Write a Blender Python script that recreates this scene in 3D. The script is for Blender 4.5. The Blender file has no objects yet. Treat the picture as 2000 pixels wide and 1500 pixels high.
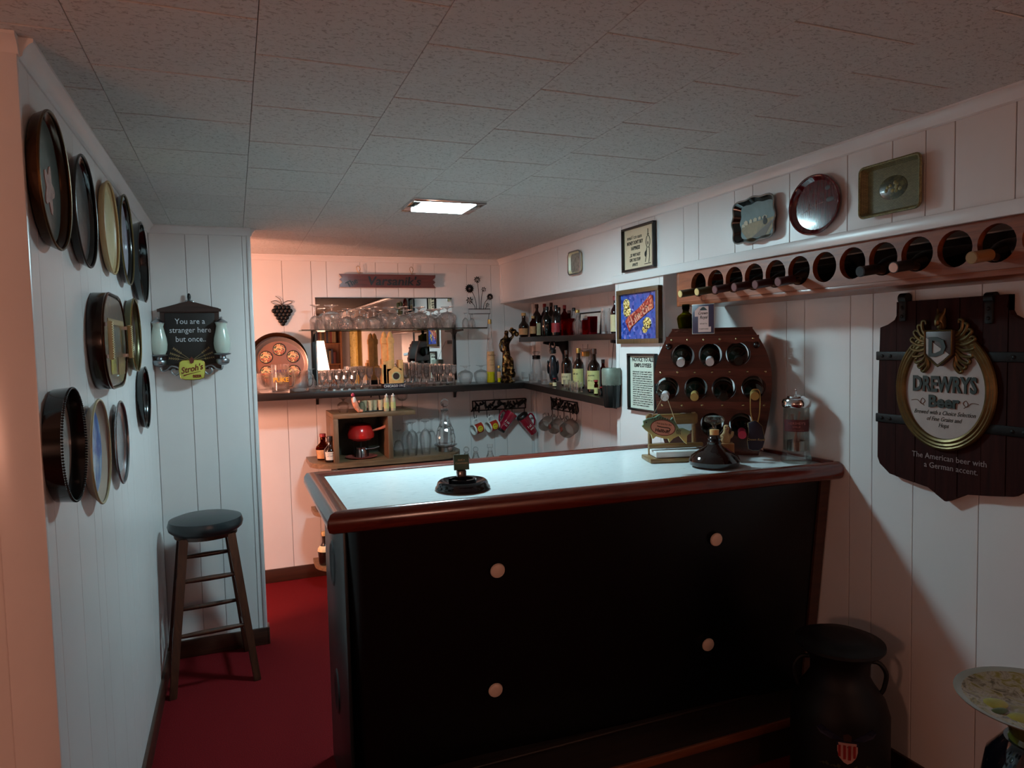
import bpy, bmesh, math, random
from mathutils import Vector, Matrix
R = math.radians
rnd = random.Random(7)
sc = bpy.context.scene
C = sc.collection
# ------------------------------------------------------------------ camera
F, PITCH, YAW, ROLL, CZ = 1357.676, .058999, .378418, -.0227711, 1.46
fw = Vector((math.sin(YAW)*math.cos(PITCH), math.cos(YAW)*math.cos(PITCH), -math.sin(PITCH)))
_r = Vector((math.cos(YAW), -math.sin(YAW), 0)); _u = _r.cross(fw)
rt = _r*math.cos(ROLL)+_u*math.sin(ROLL); up = -_r*math.sin(ROLL)+_u*math.cos(ROLL)
cam = bpy.data.cameras.new('camera'); cam.sensor_width = 36; cam.lens = F/2000*36; cam.clip_start = .02
camo = bpy.data.objects.new('camera', cam); C.objects.link(camo)
camo.matrix_world = Matrix(((rt.x, up.x, -fw.x, 0), (rt.y, up.y, -fw.y, 0), (rt.z, up.z, -fw.z, CZ), (0, 0, 0, 1)))
sc.camera = camo
sc.view_settings.view_transform = 'Standard'; sc.view_settings.look = 'None'
sc.view_settings.gamma = 1; sc.view_settings.use_curve_mapping = False
sc.view_settings.exposure = 0.0
w = bpy.data.worlds.new('world'); sc.world = w; w.use_nodes = True
w.node_tree.nodes['Background'].inputs[0].default_value = (.9, .75, .68, 1)
w.node_tree.nodes['Background'].inputs[1].default_value = .0
LED_POWER = 222.0      # ceiling fixture, cool white
HALL_POWER = 330.0    # globe lamp in the next room, beyond the pier
DEN_POWER = 15.0     # table lamp at the far end of the room

ENTRY_FILL_POWER = 42.0     # unseen globe added in the front room to brighten the entry wall
sc.cycles.max_bounces = 11; sc.cycles.transmission_bounces = 11; sc.cycles.glossy_bounces = 3; sc.cycles.diffuse_bounces = 3; sc.cycles.transparent_max_bounces = 24; sc.cycles.adaptive_threshold = .025

# ------------------------------------------------------------------ measuring: photo pixel -> point on a plane of the room
def ray(x, y): return fw+rt*((x-1000)/F)-up*((y-750)/F)
def at(x, y, ax, v):
    d = ray(x, y); t = ((v-CZ) if ax == 2 else v)/d[ax]; p = d*t; p.z += CZ; return p
def depth(p): return (Vector(p)-Vector((0, 0, CZ))).dot(fw)
def mpx(n, p): return n*depth(p)/F                       # n pixels at point p, in metres
def xat(px, Y, z):                                       # X of the point at depth Y, height z under column px
    k = (px-1000)/F; q = rt-fw*k
    return -(q.y*Y+q.z*(z-CZ))/q.x
def yat(px, X, z):
    k = (px-1000)/F; q = rt-fw*k
    return -(q.x*X+q.z*(z-CZ))/q.y

# ------------------------------------------------------------------ materials
def lin(h):
    if not isinstance(h, str): return tuple(h)+(1,)
    v = [int(h[i:i+2], 16)/255 for i in (0, 2, 4)]
    return tuple((c/12.92 if c <= .04045 else ((c+.055)/1.055)**2.4) for c in v)+(1,)
MATS = {}
def newmat(name):
    m = bpy.data.materials.new(name); m.use_nodes = True; MATS[name] = m
    nt = m.node_tree; return m, nt, nt.nodes['Principled BSDF']
def nd(nt, typ, **k):
    n = nt.nodes.new(typ)
    for a, b in k.items():
        if a in n.inputs: n.inputs[a].default_value = b
        else: setattr(n, a, b)
    return n
def coords(nt, scale=(1, 1, 1), kind='Object', rot=(0, 0, 0)):
    t = nd(nt, 'ShaderNodeTexCoord'); m = nd(nt, 'ShaderNodeMapping')
    m.inputs['Scale'].default_value = scale; m.inputs['Rotation'].default_value = rot
    nt.links.new(t.outputs[kind], m.inputs['Vector']); return m.outputs[0]
def ramp(nt, fac, stops):
    r = nd(nt, 'ShaderNodeValToRGB'); e = r.color_ramp.elements
    while len(e) < len(stops): e.new(.5)
    for s, (p, c) in zip(e, stops): s.position = p; s.color = lin(c)
    nt.links.new(fac, r.inputs[0]); return r.outputs[0]
def noise(nt, vec, scale, detail=4, rough=.6, dist=0):
    n = nd(nt, 'ShaderNodeTexNoise', Scale=scale, Detail=detail, Roughness=rough, Distortion=dist)
    nt.links.new(vec, n.inputs['Vector']); return n.outputs['Fac']
def bump(nt, b, h, s=.3, d=.002):
    n = nd(nt, 'ShaderNodeBump', Strength=s, Distance=d)
    nt.links.new(h, n.inputs['Height']); nt.links.new(n.outputs[0], b.inputs['Normal'])
def M(name, col, rough=.5, metal=0, var=.0, vscale=8, bp=0, bscale=60, coat=0, spec=.5, emit=None, es=1, stretch=(1, 1, 1)):
    if name in MATS: return MATS[name]
    m, nt, b = newmat(name); c = lin(col)
    b.inputs['Base Color'].default_value = c; b.inputs['Roughness'].default_value = rough
    b.inputs['Metallic'].default_value = metal; b.inputs['Specular IOR Level'].default_value = spec
    b.inputs['Coat Weight'].default_value = coat; b.inputs['Coat Roughness'].default_value = .08
    v = coords(nt, stretch)
    f = noise(nt, v, vscale)
    k = var if var else .05
    lo = tuple(x*(1-k) for x in c[:3]); hi = tuple(min(1, x*(1+k)) for x in c[:3])
    nt.links.new(ramp(nt, f, [(.3, lo), (.7, hi)]), b.inputs['Base Color'])
    if bp: bump(nt, b, noise(nt, v, bscale, 3), bp)
    if emit: b.inputs['Emission Color'].default_value = lin(emit); b.inputs['Emission Strength'].default_value = es
    return m
def wood(name, c1, c2, rough=.4, scale=6, axis=0, coat=.2, bp=.15):
    m, nt, b = newmat(name)
    st = [10, 10, 10]; st[axis] = .8
    v = coords(nt, st)
    f = noise(nt, v, scale, 6, .65, .6)
    nt.links.new(ramp(nt, f, [(.3, c1), (.68, c2)]), b.inputs['Base Color'])
    b.inputs['Roughness'].default_value = rough; b.inputs['Coat Weight'].default_value = coat; b.inputs['Coat Roughness'].default_value = .15; b.inputs['Specular IOR Level'].default_value = .5 if coat else .12
    bump(nt, b, f, bp, .0015); return m
def glass(name, tint='f4f8f6', mixc=.5, rough=.02, ior=1.45):
    m = bpy.data.materials.new(name); m.use_nodes = True; nt = m.node_tree; nt.nodes.clear(); MATS[name] = m
    o = nd(nt, 'ShaderNodeOutputMaterial'); t = nd(nt, 'ShaderNodeBsdfTransparent'); g = nd(nt, 'ShaderNodeBsdfGlass', IOR=ior, Roughness=rough)
    t.inputs[0].default_value = lin(tint); g.inputs['Color'].default_value = lin(tint)
    x = nd(nt, 'ShaderNodeMixShader'); x.inputs[0].default_value = mixc
    nt.links.new(t.outputs[0], x.inputs[1]); nt.links.new(g.outputs[0], x.inputs[2]); nt.links.new(x.outputs[0], o.inputs[0]); return m
def emitter(name, col, s):
    m = bpy.data.materials.new(name); m.use_nodes = True; nt = m.node_tree; nt.nodes.clear(); MATS[name] = m
    o = nd(nt, 'ShaderNodeOutputMaterial'); e = nd(nt, 'ShaderNodeEmission', Strength=s); e.inputs[0].default_value = lin(col)
    nt.links.new(e.outputs[0], o.inputs[0]); return m

paint = M('white_panel_paint', 'dcd8d6', .32, var=.03, vscale=3, bp=.06, bscale=25)
paint2 = M('white_trim_paint', 'dedad8', .28, var=.02)
m, nt, b = newmat('ceiling_tile'); v = coords(nt)
f1 = noise(nt, coords(nt, (1, 1.7, 1)), 75, 3, .6, 1.2); f2 = noise(nt, v, 260, 2)
nt.links.new(ramp(nt, f1, [(.36, 'aea8a1'), (.44, 'd2cec8'), (1, 'dad6d1')]), b.inputs['Base Color']); b.inputs['Roughness'].default_value = .85
bump(nt, b, ramp(nt, f1, [(.34, '000000'), (.46, 'ffffff')]), .35, .002); tile_m = m
m, nt, b = newmat('red_carpet'); v = coords(nt)
f1 = noise(nt, v, 420, 2); f2 = noise(nt, v, 30, 3)
nt.links.new(ramp(nt, f1, [(.3, '3a070b'), (.55, '6e1116'), (.75, '8a2626')]), b.inputs['Base Color']); b.inputs['Roughness'].default_value = .95; b.inputs['Specular IOR Level'].default_value = .1
bump(nt, b, f1, .8, .004); carpet_m = m
base_m = wood('dark_baseboard_wood', '2a1710', '47281a', .45, 5, 0)
rail_m = wood('mahogany_rail_wood', '451710', '6e2b1d', .22, 5, 0, .6)
laminate, nt, b = newmat('white_laminate'); v = coords(nt, (3, 14, 1))
f1 = noise(nt, v, 9, 5, .7, .4)
nt.links.new(ramp(nt, f1, [(.3, 'a9b4b4'), (.38, 'dfe6e6'), (.7, 'eef3f3')]), b.inputs['Base Color']); b.inputs['Roughness'].default_value = .22
black_gloss = M('black_vinyl_panel', '08080a', .32, var=.1, bp=.03, bscale=120, spec=.35)
black_side = M('charcoal_vinyl_panel', '141618', .35, var=.1, bp=.05, bscale=120)
black_m = M('black_paint', '0c0b0b', .4)
iron_m = M('black_iron', '0d0c0c', .45, .3, bp=.1)
shelf_m = M('black_shelf_paint', '17110f', .35, bp=.05)
chrome = M('chrome', 'd8d8d8', .12, 1)
silver = M('brushed_silver', 'a9abae', .28, 1, bp=.05, bscale=200)
pewter = M('pewter', '8f9296', .35, 1, bp=.05)
gold = M('aged_gold', '8f6d35', .38, 1, var=.2)
brass = M('brass', 'c39b4f', .25, 1)
cream = M('cream_enamel', 'd9cda6', .35)
white_m = M('white_plastic', 'e6e2dc', .35)
ink = M('black_ink', '15130f', .7)
red_m = M('red_enamel', 'c2221f', .2, coat=.5)
dkgreen_glass = M('dark_bottle_glass', '0b0f0a', .08, coat=.3)
brown_glass = M('brown_bottle_glass', '1c0c06', .08, coat=.3)
clear = glass('clear_glass', 'fdfdfd', .58)
thin = glass('thin_glass', 'fdfdfd', .35)

# ------------------------------------------------------------------ mesh helpers
def BM(): return bmesh.new()
def box(b, x0, x1, y0, y1, z0, z1, bev=0):
    r = bmesh.ops.create_cube(b, size=1); vs = r['verts']
    for v in vs: v.co = Vector((x0+(v.co.x+.5)*(x1-x0), y0+(v.co.y+.5)*(y1-y0), z0+(v.co.z+.5)*(z1-z0)))
    if bev:
        es = list({e for v in vs for e in v.link_edges})
        bmesh.ops.bevel(b, geom=es, offset=bev, segments=2, profile=.5, affect='EDGES')
    return b
def xf(b, mat, vs=None): bmesh.ops.transform(b, matrix=mat, verts=vs or b.verts[:]); return b
def rx(a): return Matrix.Rotation(R(a), 4, 'X')
def ry(a): return Matrix.Rotation(R(a), 4, 'Y')
def rz(a): return Matrix.Rotation(R(a), 4, 'Z')
def tr(x, y, z): return Matrix.Translation((x, y, z))
OUT = Matrix(((1, 0, 0, 0), (0, 0, -1, 0), (0, 1, 0, 0), (0, 0, 0, 1)))   # lathe axis z -> out of the wall (-y)
def lathe(b, prof, n=24, mat=None, a0=0, a1=360, sx=1, sy=1, scallop=None):
    full = abs(a1-a0) >= 359.9; k = n if full else n+1; rings = []
    for r, z in prof:
        if r < 1e-6 and full: rings.append([b.verts.new((0, 0, z))])
        else:
            rr = []
            for i in range(k):
                a = R(a0+(a1-a0)*i/n); q = r*(1+(scallop[1]*math.cos(scallop[0]*a) if scallop else 0))
                rr.append(b.verts.new((q*math.cos(a)*sx, q*math.sin(a)*sy, z)))
            rings.append(rr)
    for p, q in zip(rings, rings[1:]):
        for i in range(n):
            j = (i+1) % k
            if not full and i+1 >= k: continue
            if len(p) == 1 and len(q) == 1: continue
            if len(p) == 1: f = (p[0], q[j], q[i])
            elif len(q) == 1: f = (p[i], p[j], q[0])
            else: f = (p[i], p[j], q[j], q[i])
            try: b.faces.new(f)
            except ValueError: pass
    bmesh.ops.recalc_face_normals(b, faces=b.faces[:])
    if mat is not None: xf(b, mat, [v for rr in rings for v in rr])
    return b
def tube(b, pts, r, n=8, closed=False, cap=True):
    pts = [Vector(p) for p in pts]; N = len(pts); rings = []; prev = None
    rs = r if isinstance(r, (list, tuple)) else [r]*N
    for i, p in enumerate(pts):
        t = (pts[(i+1) % N]-pts[i-1]) if closed or 0 < i < N-1 else (pts[1]-pts[0] if i == 0 else pts[-1]-pts[-2])
        t.normalize()
        if prev is None:
            a = Vector((0, 0, 1)) if abs(t.z) < .9 else Vector((1, 0, 0)); s = t.cross(a).normalized()
        else: s = (prev-t*prev.dot(t)).normalized()
        prev = s; q = t.cross(s)
        rings.append([b.verts.new(p+(s*math.cos(2*math.pi*k/n)+q*math.sin(2*math.pi*k/n))*rs[i]) for k in range(n)])
    m = N if closed else N-1
    for i in range(m):
        A, B = rings[i], rings[(i+1) % N]
        for k in range(n): b.faces.new((A[k], A[(k+1) % n], B[(k+1) % n], B[k]))
    if not closed and cap:
        b.faces.new(rings[0][::-1]); b.faces.new(rings[-1])
    bmesh.ops.recalc_face_normals(b, faces=b.faces[:])
    return b
def prism(b, pts, y0, y1, bev=0):
    """outline in local x,z pushed from y0 (front, towards the room) to y1"""
    a = [b.verts.new((x, y0, z)) for x, z in pts]; c = [b.verts.new((x, y1, z)) for x, z in pts]; n = len(pts)
    fr = b.faces.new(a); b.faces.new(c[::-1])
    for i in range(n): b.faces.new((a[i], c[i], c[(i+1) % n], a[(i+1) % n]))
    bmesh.ops.recalc_face_normals(b, faces=b.faces[:])
    if bev: bmesh.ops.bevel(b, geom=list(fr.edges), offset=bev, segments=2, profile=.5, affect='EDGES')
    return b
def ball(b, c, r, s=(1, 1, 1), n=10):
    res = bmesh.ops.create_uvsphere(b, u_segments=n+4, v_segments=n, radius=r)
    xf(b, Matrix.Translation(c) @ Matrix.Diagonal((s[0], s[1], s[2], 1)), res['verts']); return b
def bez(p0, p1, p2, p3, n=10):
    P = [Vector(p) for p in (p0, p1, p2, p3)]
    return [P[0]*(1-t)**3+P[1]*3*t*(1-t)**2+P[2]*3*t*t*(1-t)+P[3]*t**3 for t in [i/n for i in range(n+1)]]
def smoothpts(pts, n=6, closed=False):
    P = [Vector(p) for p in pts]; N = len(P); o = []
    for i in range(N if closed else N-1):
        a, b_, c, d = (P[(i-1) % N], P[i], P[(i+1) % N], P[(i+2) % N]) if closed else (P[max(i-1, 0)], P[i], P[i+1], P[min(i+2, N-1)])
        for k in range(n):
            t = k/n; o.append(.5*((2*b_)+(c-a)*t+(2*a-5*b_+4*c-d)*t*t+(3*b_-a-3*c+d)*t**3))
    if not closed: o.append(P[-1])
    return o
# ------------------------------------------------------------------ objects
def O(name, b, m, parent=None, smooth=True, loc=None, rot=None, ang=40):
    if isinstance(b, bmesh.types.BMesh):
        me = bpy.data.meshes.new(name); b.to_mesh(me); b.free()
        if smooth:
            me.shade_smooth()
            me.set_sharp_from_angle(angle=R(ang))
        me.materials.append(m)
    else: me = b
    o = bpy.data.objects.new(name, me); C.objects.link(o)
    if parent: o.parent = parent
    if loc: o.location = loc
    if rot: o.rotation_euler = [R(a) for a in rot]
    return o
def tag(o, label, cat, group=None):
    o['label'] = label; o['category'] = cat
    if group: o['group'] = group
    return o
def T(name, label, cat, loc=(0, 0, 0), rotz=0, group=None, rot=None):
    o = bpy.data.objects.new(name, None); o.empty_display_size = .05; C.objects.link(o)
    o.location = loc; o.rotation_euler = [R(a) for a in rot] if rot else (0, 0, R(rotz))
    return tag(o, label, cat, group)
def struct(o): o['kind'] = 'structure'; return o
def dup(root, loc, rotz=None, label=None, scale=None):
    r = root.copy(); C.objects.link(r); r.location = loc
    if rotz is not None: r.rotation_euler = (0, 0, R(rotz))
    if label: r['label'] = label
    if scale: r.scale = scale
    for ch in root.children:
        c = ch.copy(); C.objects.link(c); c.parent = r
        for g in ch.children:
            d = g.copy(); C.objects.link(d); d.parent = c
    return r
def text(s, size, m, parent, loc, rot=(90, 0, 0), ext=.0004, align='CENTER', shear=0, sx=1, name='lettering', off=0, space=1, bold=0):
    cu = bpy.data.curves.new('t', 'FONT'); cu.body = s; cu.size = size; cu.align_x = align; cu.extrude = ext; cu.shear = shear
    cu.offset = off; cu.resolution_u = 2; cu.space_character = space
    o = bpy.data.objects.new('t', cu); me = bpy.data.meshes.new_from_object(o); bpy.data.objects.remove(o); bpy.data.curves.remove(cu)
    me.name = name; me.materials.clear(); me.materials.append(m)
    if sx != 1:
        for v in me.vertices: v.co.x *= sx
    t = bpy.data.objects.new(name, me); C.objects.link(t); t.parent = parent; t.location = loc; t.rotation_euler = [R(a) for a in rot]
    return t

def scribble(parent, x0, x1, z, h, y, m, seed=0, rot=None, name='print_line'):
    """a line of print too small to read: upright and level strokes in word-sized groups"""
    q = random.Random(seed); b = BM(); x = x0; t = h*.16; n = 0
    while x < x1-h*.5:
        w_ = h*.5; k_ = q.choice((0, 1, 2, 3))
        box(b, x, x+t, y, y+.0005, z, z+h*(1 if k_ == 0 else .66))
        if k_ in (1, 2): box(b, x, x+w_, y, y+.0005, z+h*.5, z+h*.66)
        if k_ in (1, 3): box(b, x+w_-t, x+w_, y, y+.0005, z, z+h*.66)
        if k_ in (2, 3): box(b, x, x+w_, y, y+.0005, z, z+t)
        x += w_+h*.2; n += 1
        if n > q.randint(3, 7): x += h*.35; n = 0
    return O(name, b, m, parent, smooth=False, rot=rot)
# ================================================================== the room
H, XL, XR, XW, YB, YP, YE = 2.034, -.345, 1.73, 1.98, 4.53, 3.59, 1.53
def shell(name, x0, x1, y0, y1, z0, z1, m=paint):
    return struct(O(name, box(BM(), x0, x1, y0, y1, z0, z1), m, smooth=False))
backing = M('panel_groove_paint', 'd0cbc8', .5)
shell('floor', -2.7, 2.1, -4.1, 4.65, -.08, 0, carpet_m)
ceiling = shell('ceiling', -2.7, 2.1, -4.1, 4.65, H+.008, H+.09, M('ceiling_backing', '5e5249', .8))
wall_back = shell('wall_back', -2.7, 2.1, YB+.006, YB+.1, 0, H+.01, backing)
wall_right = shell('wall_right', XW+.006, XW+.1, -4.1, YB, 0, H+.01, backing)
wall_left = shell('wall_left', XL-.1, XL-.006, YE+.1, YP+.06, 0, H+.01, backing)
wall_pier = shell('wall_pier', XL-.1, .09-.006, YP+.006, YP+.06, 0, H+.01, backing)
wall_end = shell('wall_entry', -2.7, XL-.0061, YE+.006, YE+.1, 0, H+.01, paint)
wall_far_left = shell('wall_far_left', -2.8, -2.7, -4.1, 4.65, 0, H+.01, paint)
wall_behind = shell('wall_behind', -2.7, 2.1, -4.2, -4.1, 0, H+.01, paint)
soffit = shell('wall_soffit', XR+.006, XW+.004, -4.1, YB+.004, 1.74, H+.005, backing)
column = shell('wall_column', XR+.012, XW, 2.565, 2.975, 0, 1.739, paint)

def panels(parent, axis, coord, cuts, z0, z1, out, th=.006, gap=.0024):
    """vertical boards with recessed joints; axis 0: boards run along x, facing out*y; axis 1: along y, facing out*x"""
    for a, c in zip(cuts, cuts[1:]):
        b = BM(); lo, hi = min(a, c)+gap/2, max(a, c)-gap/2
        if hi-lo < .004: continue
        p, q = sorted((coord, coord-out*th))
        if axis == 0: box(b, lo, hi, p, q, z0, z1, .0012)
        else: box(b, p, q, lo, hi, z0, z1, .0012)
        O('panel', b, paint, parent, smooth=False)
def wcuts(a, b, seed, first=()):
    q = random.Random(seed); c = [a]+list(first)
    while c[-1] < b-.1: c.append(c[-1]+q.choice((.06, .1, .1, .14, .19)))
    c = [x for x in c if x < b-.03]; return c+[b]
gb = sorted(at(x, 520, 1, YB)[0] for x in (550, 607, 637, 703, 733, 777, 807, 848, 911, 958, 983, 1032))
panels(wall_back, 0, YB, wcuts(-1.2, .09, 3)[:-1]+[.09]+gb+[XW], 0, H, -1)
gl = sorted(at(x, 1100, 0, XL)[1] for x in (113, 158, 190, 204, 229, 246, 258, 270))
panels(wall_left, 1, XL, [YE]+[g for g in gl if YE+.02 < g < YP-.05]+[3.05, 3.2, 3.3, 3.45, YP], 0, H, 1)
panels(wall_pier, 0, YP, [XL]+sorted(at(x, 500, 1, YP)[0] for x in (362, 408, 473))+[.09], 0, H, -1)
gs = sorted(at(x, y, 0, XR)[1] for x, y in ((1335, 440), (1364, 430), (1435, 460), (1470, 400), (1542, 450), (1655, 380), (1742, 440), (1807, 380), (1865, 300), (1984, 300)))
panels(soffit, 1, XR, [.4, .75, .9]+gs+[2.62, 2.75, 2.9, 3.6, 4.1, YB], 1.74, H, -1)
gr = sorted(at(x, 760, 0, XW)[1] for x in (1330, 1536, 1571, 1660, 1704, 1785, 1915))
panels(wall_right, 1, XW, [.3, .6, .8]+gr+[2.56], 0, 1.74, -1)
panels(wall_right, 1, XW, [2.98]+sorted(at(x, 590, 0, XW)[1] for x in (1188, 1153, 1132, 1117, 1080, 1055))+[YB], 0, 1.74, -1)
# column face: one board with a narrow edge strip each side
for a, c in ((2.565, 2.595), (2.595, 2.945), (2.945, 2.975)):
    O('panel', box(BM(), XR+.004, XR+.012, a+.001, c-.001, 0, 1.738, .001), paint2, column, smooth=False)
# underside of soffit gets a board
O('panel', box(BM(), XR, XW, 2.98, YB, 1.736, 1.74), paint, soffit, smooth=False)

# ceiling tiles, one foot square, joints staggered from row to row
def tilemesh():
    b = box(BM(), .0006, .3042, .0026, .3022, 0, .008, .0011)
    me = bpy.data.meshes.new('tile'); b.to_mesh(me); b.free(); me.materials.append(tile_m); return me
tm = tilemesh(); S = .3048
for i in range(-6, 6):
    for j in range(-3, 10):
        x = .0630+i*S; y = 1.4737+(j+(.5 if i % 2 else 0))*S
        if x < -2.6 or x+S > XW+.06+S or (x < -1.2 and y > 1.6): continue
        O('tile', tm, None, ceiling, loc=(x, y, H))
# trims
def trim(name, x0, x1, y0, y1, z0, z1, m=paint2, bev=.004): return struct(O(name, box(BM(), x0, x1, y0, y1, z0, z1, bev), m))
def cove(name, p0, p1, out, m=paint2, s=.028):
    """quarter-round crown between two points under the ceiling; out = direction into the room"""
    b = BM(); p0, p1, out = Vector(p0), Vector(p1), Vector(out)
    prof = [(0, 0), (s, 0), (s, -.006), (s*.72, -.012), (s*.45, -.022), (s*.34, -.033), (.004, -.036), (0, -.036)]
    A = [b.verts.new(p0+out*u+Vector((0, 0, v))) for u, v in prof]; B = [b.verts.new(p1+out*u+Vector((0, 0, v))) for u, v in prof]
    for k in range(len(prof)): b.faces.new((A[k], A[(k+1) % 8], B[(k+1) % 8], B[k]))
    b.faces.new(A); b.faces.new(B[::-1]); bmesh.ops.recalc_face_normals(b, faces=b.faces[:])
    return struct(O(name, b, m, ang=25))
cove('trim_1', (XL, YE, H), (XL, YP, H), (1, 0, 0))
cove('trim_2', (XL, YP, H), (.095, YP, H), (0, -1, 0))
cove('trim_3', (.09, YP, H), (.09, YP+.06, H), (1, 0, 0))
cove('trim_4', (-1.2, YB, H), (XR, YB, H), (0, -1, 0), s=.022)
cove('trim_5', (XR, -3.9, H), (XR, YB, H), (-1, 0, 0))
cove('trim_6', (-2.6, YE, H), (XL+.006, YE, H), (0, -1, 0))
trim('trim_7', XR-.012, XR+.004, -3.9, 2.98, 1.735, 1.772)           # lip along the foot of the soffit
trim('trim_8', XR-.004, XR+.006, 2.98, YB, 1.734, 1.75)
trim('trim_9', XR-.005, XR+.006, YB-.03, YB, 1.734, H-.036)
trim('trim_10', .076, .094, YP-.006, YP+.066, 0, H-.03)              # corner bead of the pier
trim('trim_11', XL-.07, XL+.004, YE-.01, YE+.006, 0, H-.03, paint2)  # casing on the end of the left wall
trim('trim_12', XW-.02, XW, YB-.02, YB, 0, 1.73)
trim('baseboard_left', XL, XL+.014, YE, YP, 0, .085, base_m)
trim('baseboard_pier', XL, .1, YP-.014, YP, 0, .085, base_m)
trim('baseboard_pier_end', .09, .104, YP-.014, YP+.06, 0, .085, base_m)
trim('baseboard_back', -1.0, XW, YB-.014, YB, 0, .085, base_m)
trim('baseboard_right', XW-.014, XW, -4, 1.9, 0, .085, base_m)

# ------------------------------------------------------------------ ceiling fixture
fx = T('ceiling_light', 'small square flush ceiling light with chrome frame and glowing white lens', 'light', (.825, 2.80, H))
b = BM()
for x0, x1, y0, y1 in ((-.15, .15, -.12, -.095), (-.15, .15, .095, .12), (-.15, -.11, -.095, .095), (.11, .15, -.095, .095)):
    box(b, x0, x1, y0, y1, -.012, .004, .003)
O('frame', b, chrome, fx)
b = box(BM(), -.111, .111, -.096, .096, -.014, -.006, .002)
O('lens', b, emitter('led_lens_glow', 'bde5f0', LED_POWER), fx, smooth=False)

# lamps: one in the room next door (through the gap behind the pier), one across the room, one added for the entry wall
def lamp(label, loc, hstem, rs, hs, power, col, shape):
    t = T('floor_lamp' if hstem > 1 else 'table_lamp', label, 'lamp', loc)
    O('base', lathe(BM(), [(0, 0), (.13, 0), (.13, .012), (.05, .03), (.02, .05), (0, .05)], 24), brass, t)
    O('stem', tube(BM(), [(0, 0, .03), (0, 0, hstem)], .011), brass, t)
    if shape == 'globe':
        O('globe', ball(BM(), (0, 0, hstem+rs*.95), rs, n=14), emitter('warm_globe_glow', col, power), t)
    else:
        O('shade', lathe(BM(), [(rs, hstem-.1), (rs*.72, hstem-.1+hs), (rs*.70, hstem-.1+hs), (rs*.98, hstem-.1)], 28), emitter('warm_shade', col, power), t)
    return t
lamp('unseen globe floor lamp added in the front room to light the entry wall', (-1.3, .1, 0), 1.2, .11, 0, ENTRY_FILL_POWER, 'ffb294', 'globe')  # added warm fill, out of view, so the entry wall reads bright
lamp('glowing globe floor lamp in the next room beyond the pier', (-1.2, 3.33, 0), 1.30, .12, 0, HALL_POWER, 'ffb294', 'globe')

# ================================================================== the bar
bar = T('bar_counter', 'black padded home bar with white laminate top and mahogany rail', 'bar', (0, 0, 0))
BT = 1.0
def quadprism(b, bot, top, z0, z1):
    A = [b.verts.new((x, y, z0)) for x, y in bot]; B = [b.verts.new((x, y, z1)) for x, y in top]; n = len(bot)
    b.faces.new(A[::-1]); b.faces.new(B)
    for i in range(n): b.faces.new((A[i], A[(i+1) % n], B[(i+1) % n], B[i]))
    bmesh.ops.recalc_face_normals(b, faces=b.faces[:]); return b
# body: front leans back towards the floor, rounded padded corner at the open end
def outline(yf, xl, yb, xr, r=.05):
    pts = [(xr, yf-.0), (xr, yb), (xl, yb)]
    for k in range(0, 9):
        a = math.pi+math.pi/2*k/8; pts.append((xl+r+r*math.cos(a), yf+r+.035+r*math.sin(a)))
    return [(x, y) for x, y in pts]
def skew(pts): return [(x, y-(x-.28)*.04 if y < 2.3 else y) for x, y in pts]
b = BM(); quadprism(b, skew(outline(2.06, .292, 2.49, 1.93)), skew(outline(1.955, .278, 2.49, 1.93)), .0, .955)
O('body', b, black_gloss, bar, ang=30)
b = BM(); quadprism(b, [(1.931, 1.985), (1.972, 1.985), (1.972, 2.5), (1.931, 2.5)], [(1.931, 1.88), (1.972, 1.88), (1.972, 2.5), (1.931, 2.5)], 0, .955)
O('corner_post', b, base_m, bar, smooth=False)
# padded recesses on the end panel
O('end_panel', box(BM(), .268, .28, 2.03, 2.49, .0, .95, .006), black_side, bar)
for z in (.76, .33):
    b = lathe(BM(), [(0, .001), (.048, .002), (.058, .006), (.066, .004), (.07, 0)], 24)
    o = O('tuft_button', b, black_side, bar, loc=(.2685, 2.285, z), rot=(0, -90, 0)); o.scale = (1.1, .75, 1)
# buttons on the front
def fronty(z, x): return (2.06+(1.955-2.06)*z/.955)+.035*(1-(x-.33)/1.6)-(x-.28)*.04
for k, (px, py) in enumerate(((974, 1115), (970, 1349), (1402, 1054), (1386, 1260))):
    p = at(px, py, 1, 1.99)
    for _ in range(4): p = at(px, py, 1, fronty(p.z, p.x)-.02)
    y = fronty(p.z, p.x)+.001
    b = lathe(BM(), [(0, .022), (.014, .0215), (.0215, .018), (.0235, .013), (.021, .009), (.012, .006), (.011, -.004), (0, -.004)], 28, OUT)
    O('knob', b, M('ivory_knob', 'd9c0ad', .3), bar, loc=(p.x, y, p.z), rot=(6.3, 0, -2.3))
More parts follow.
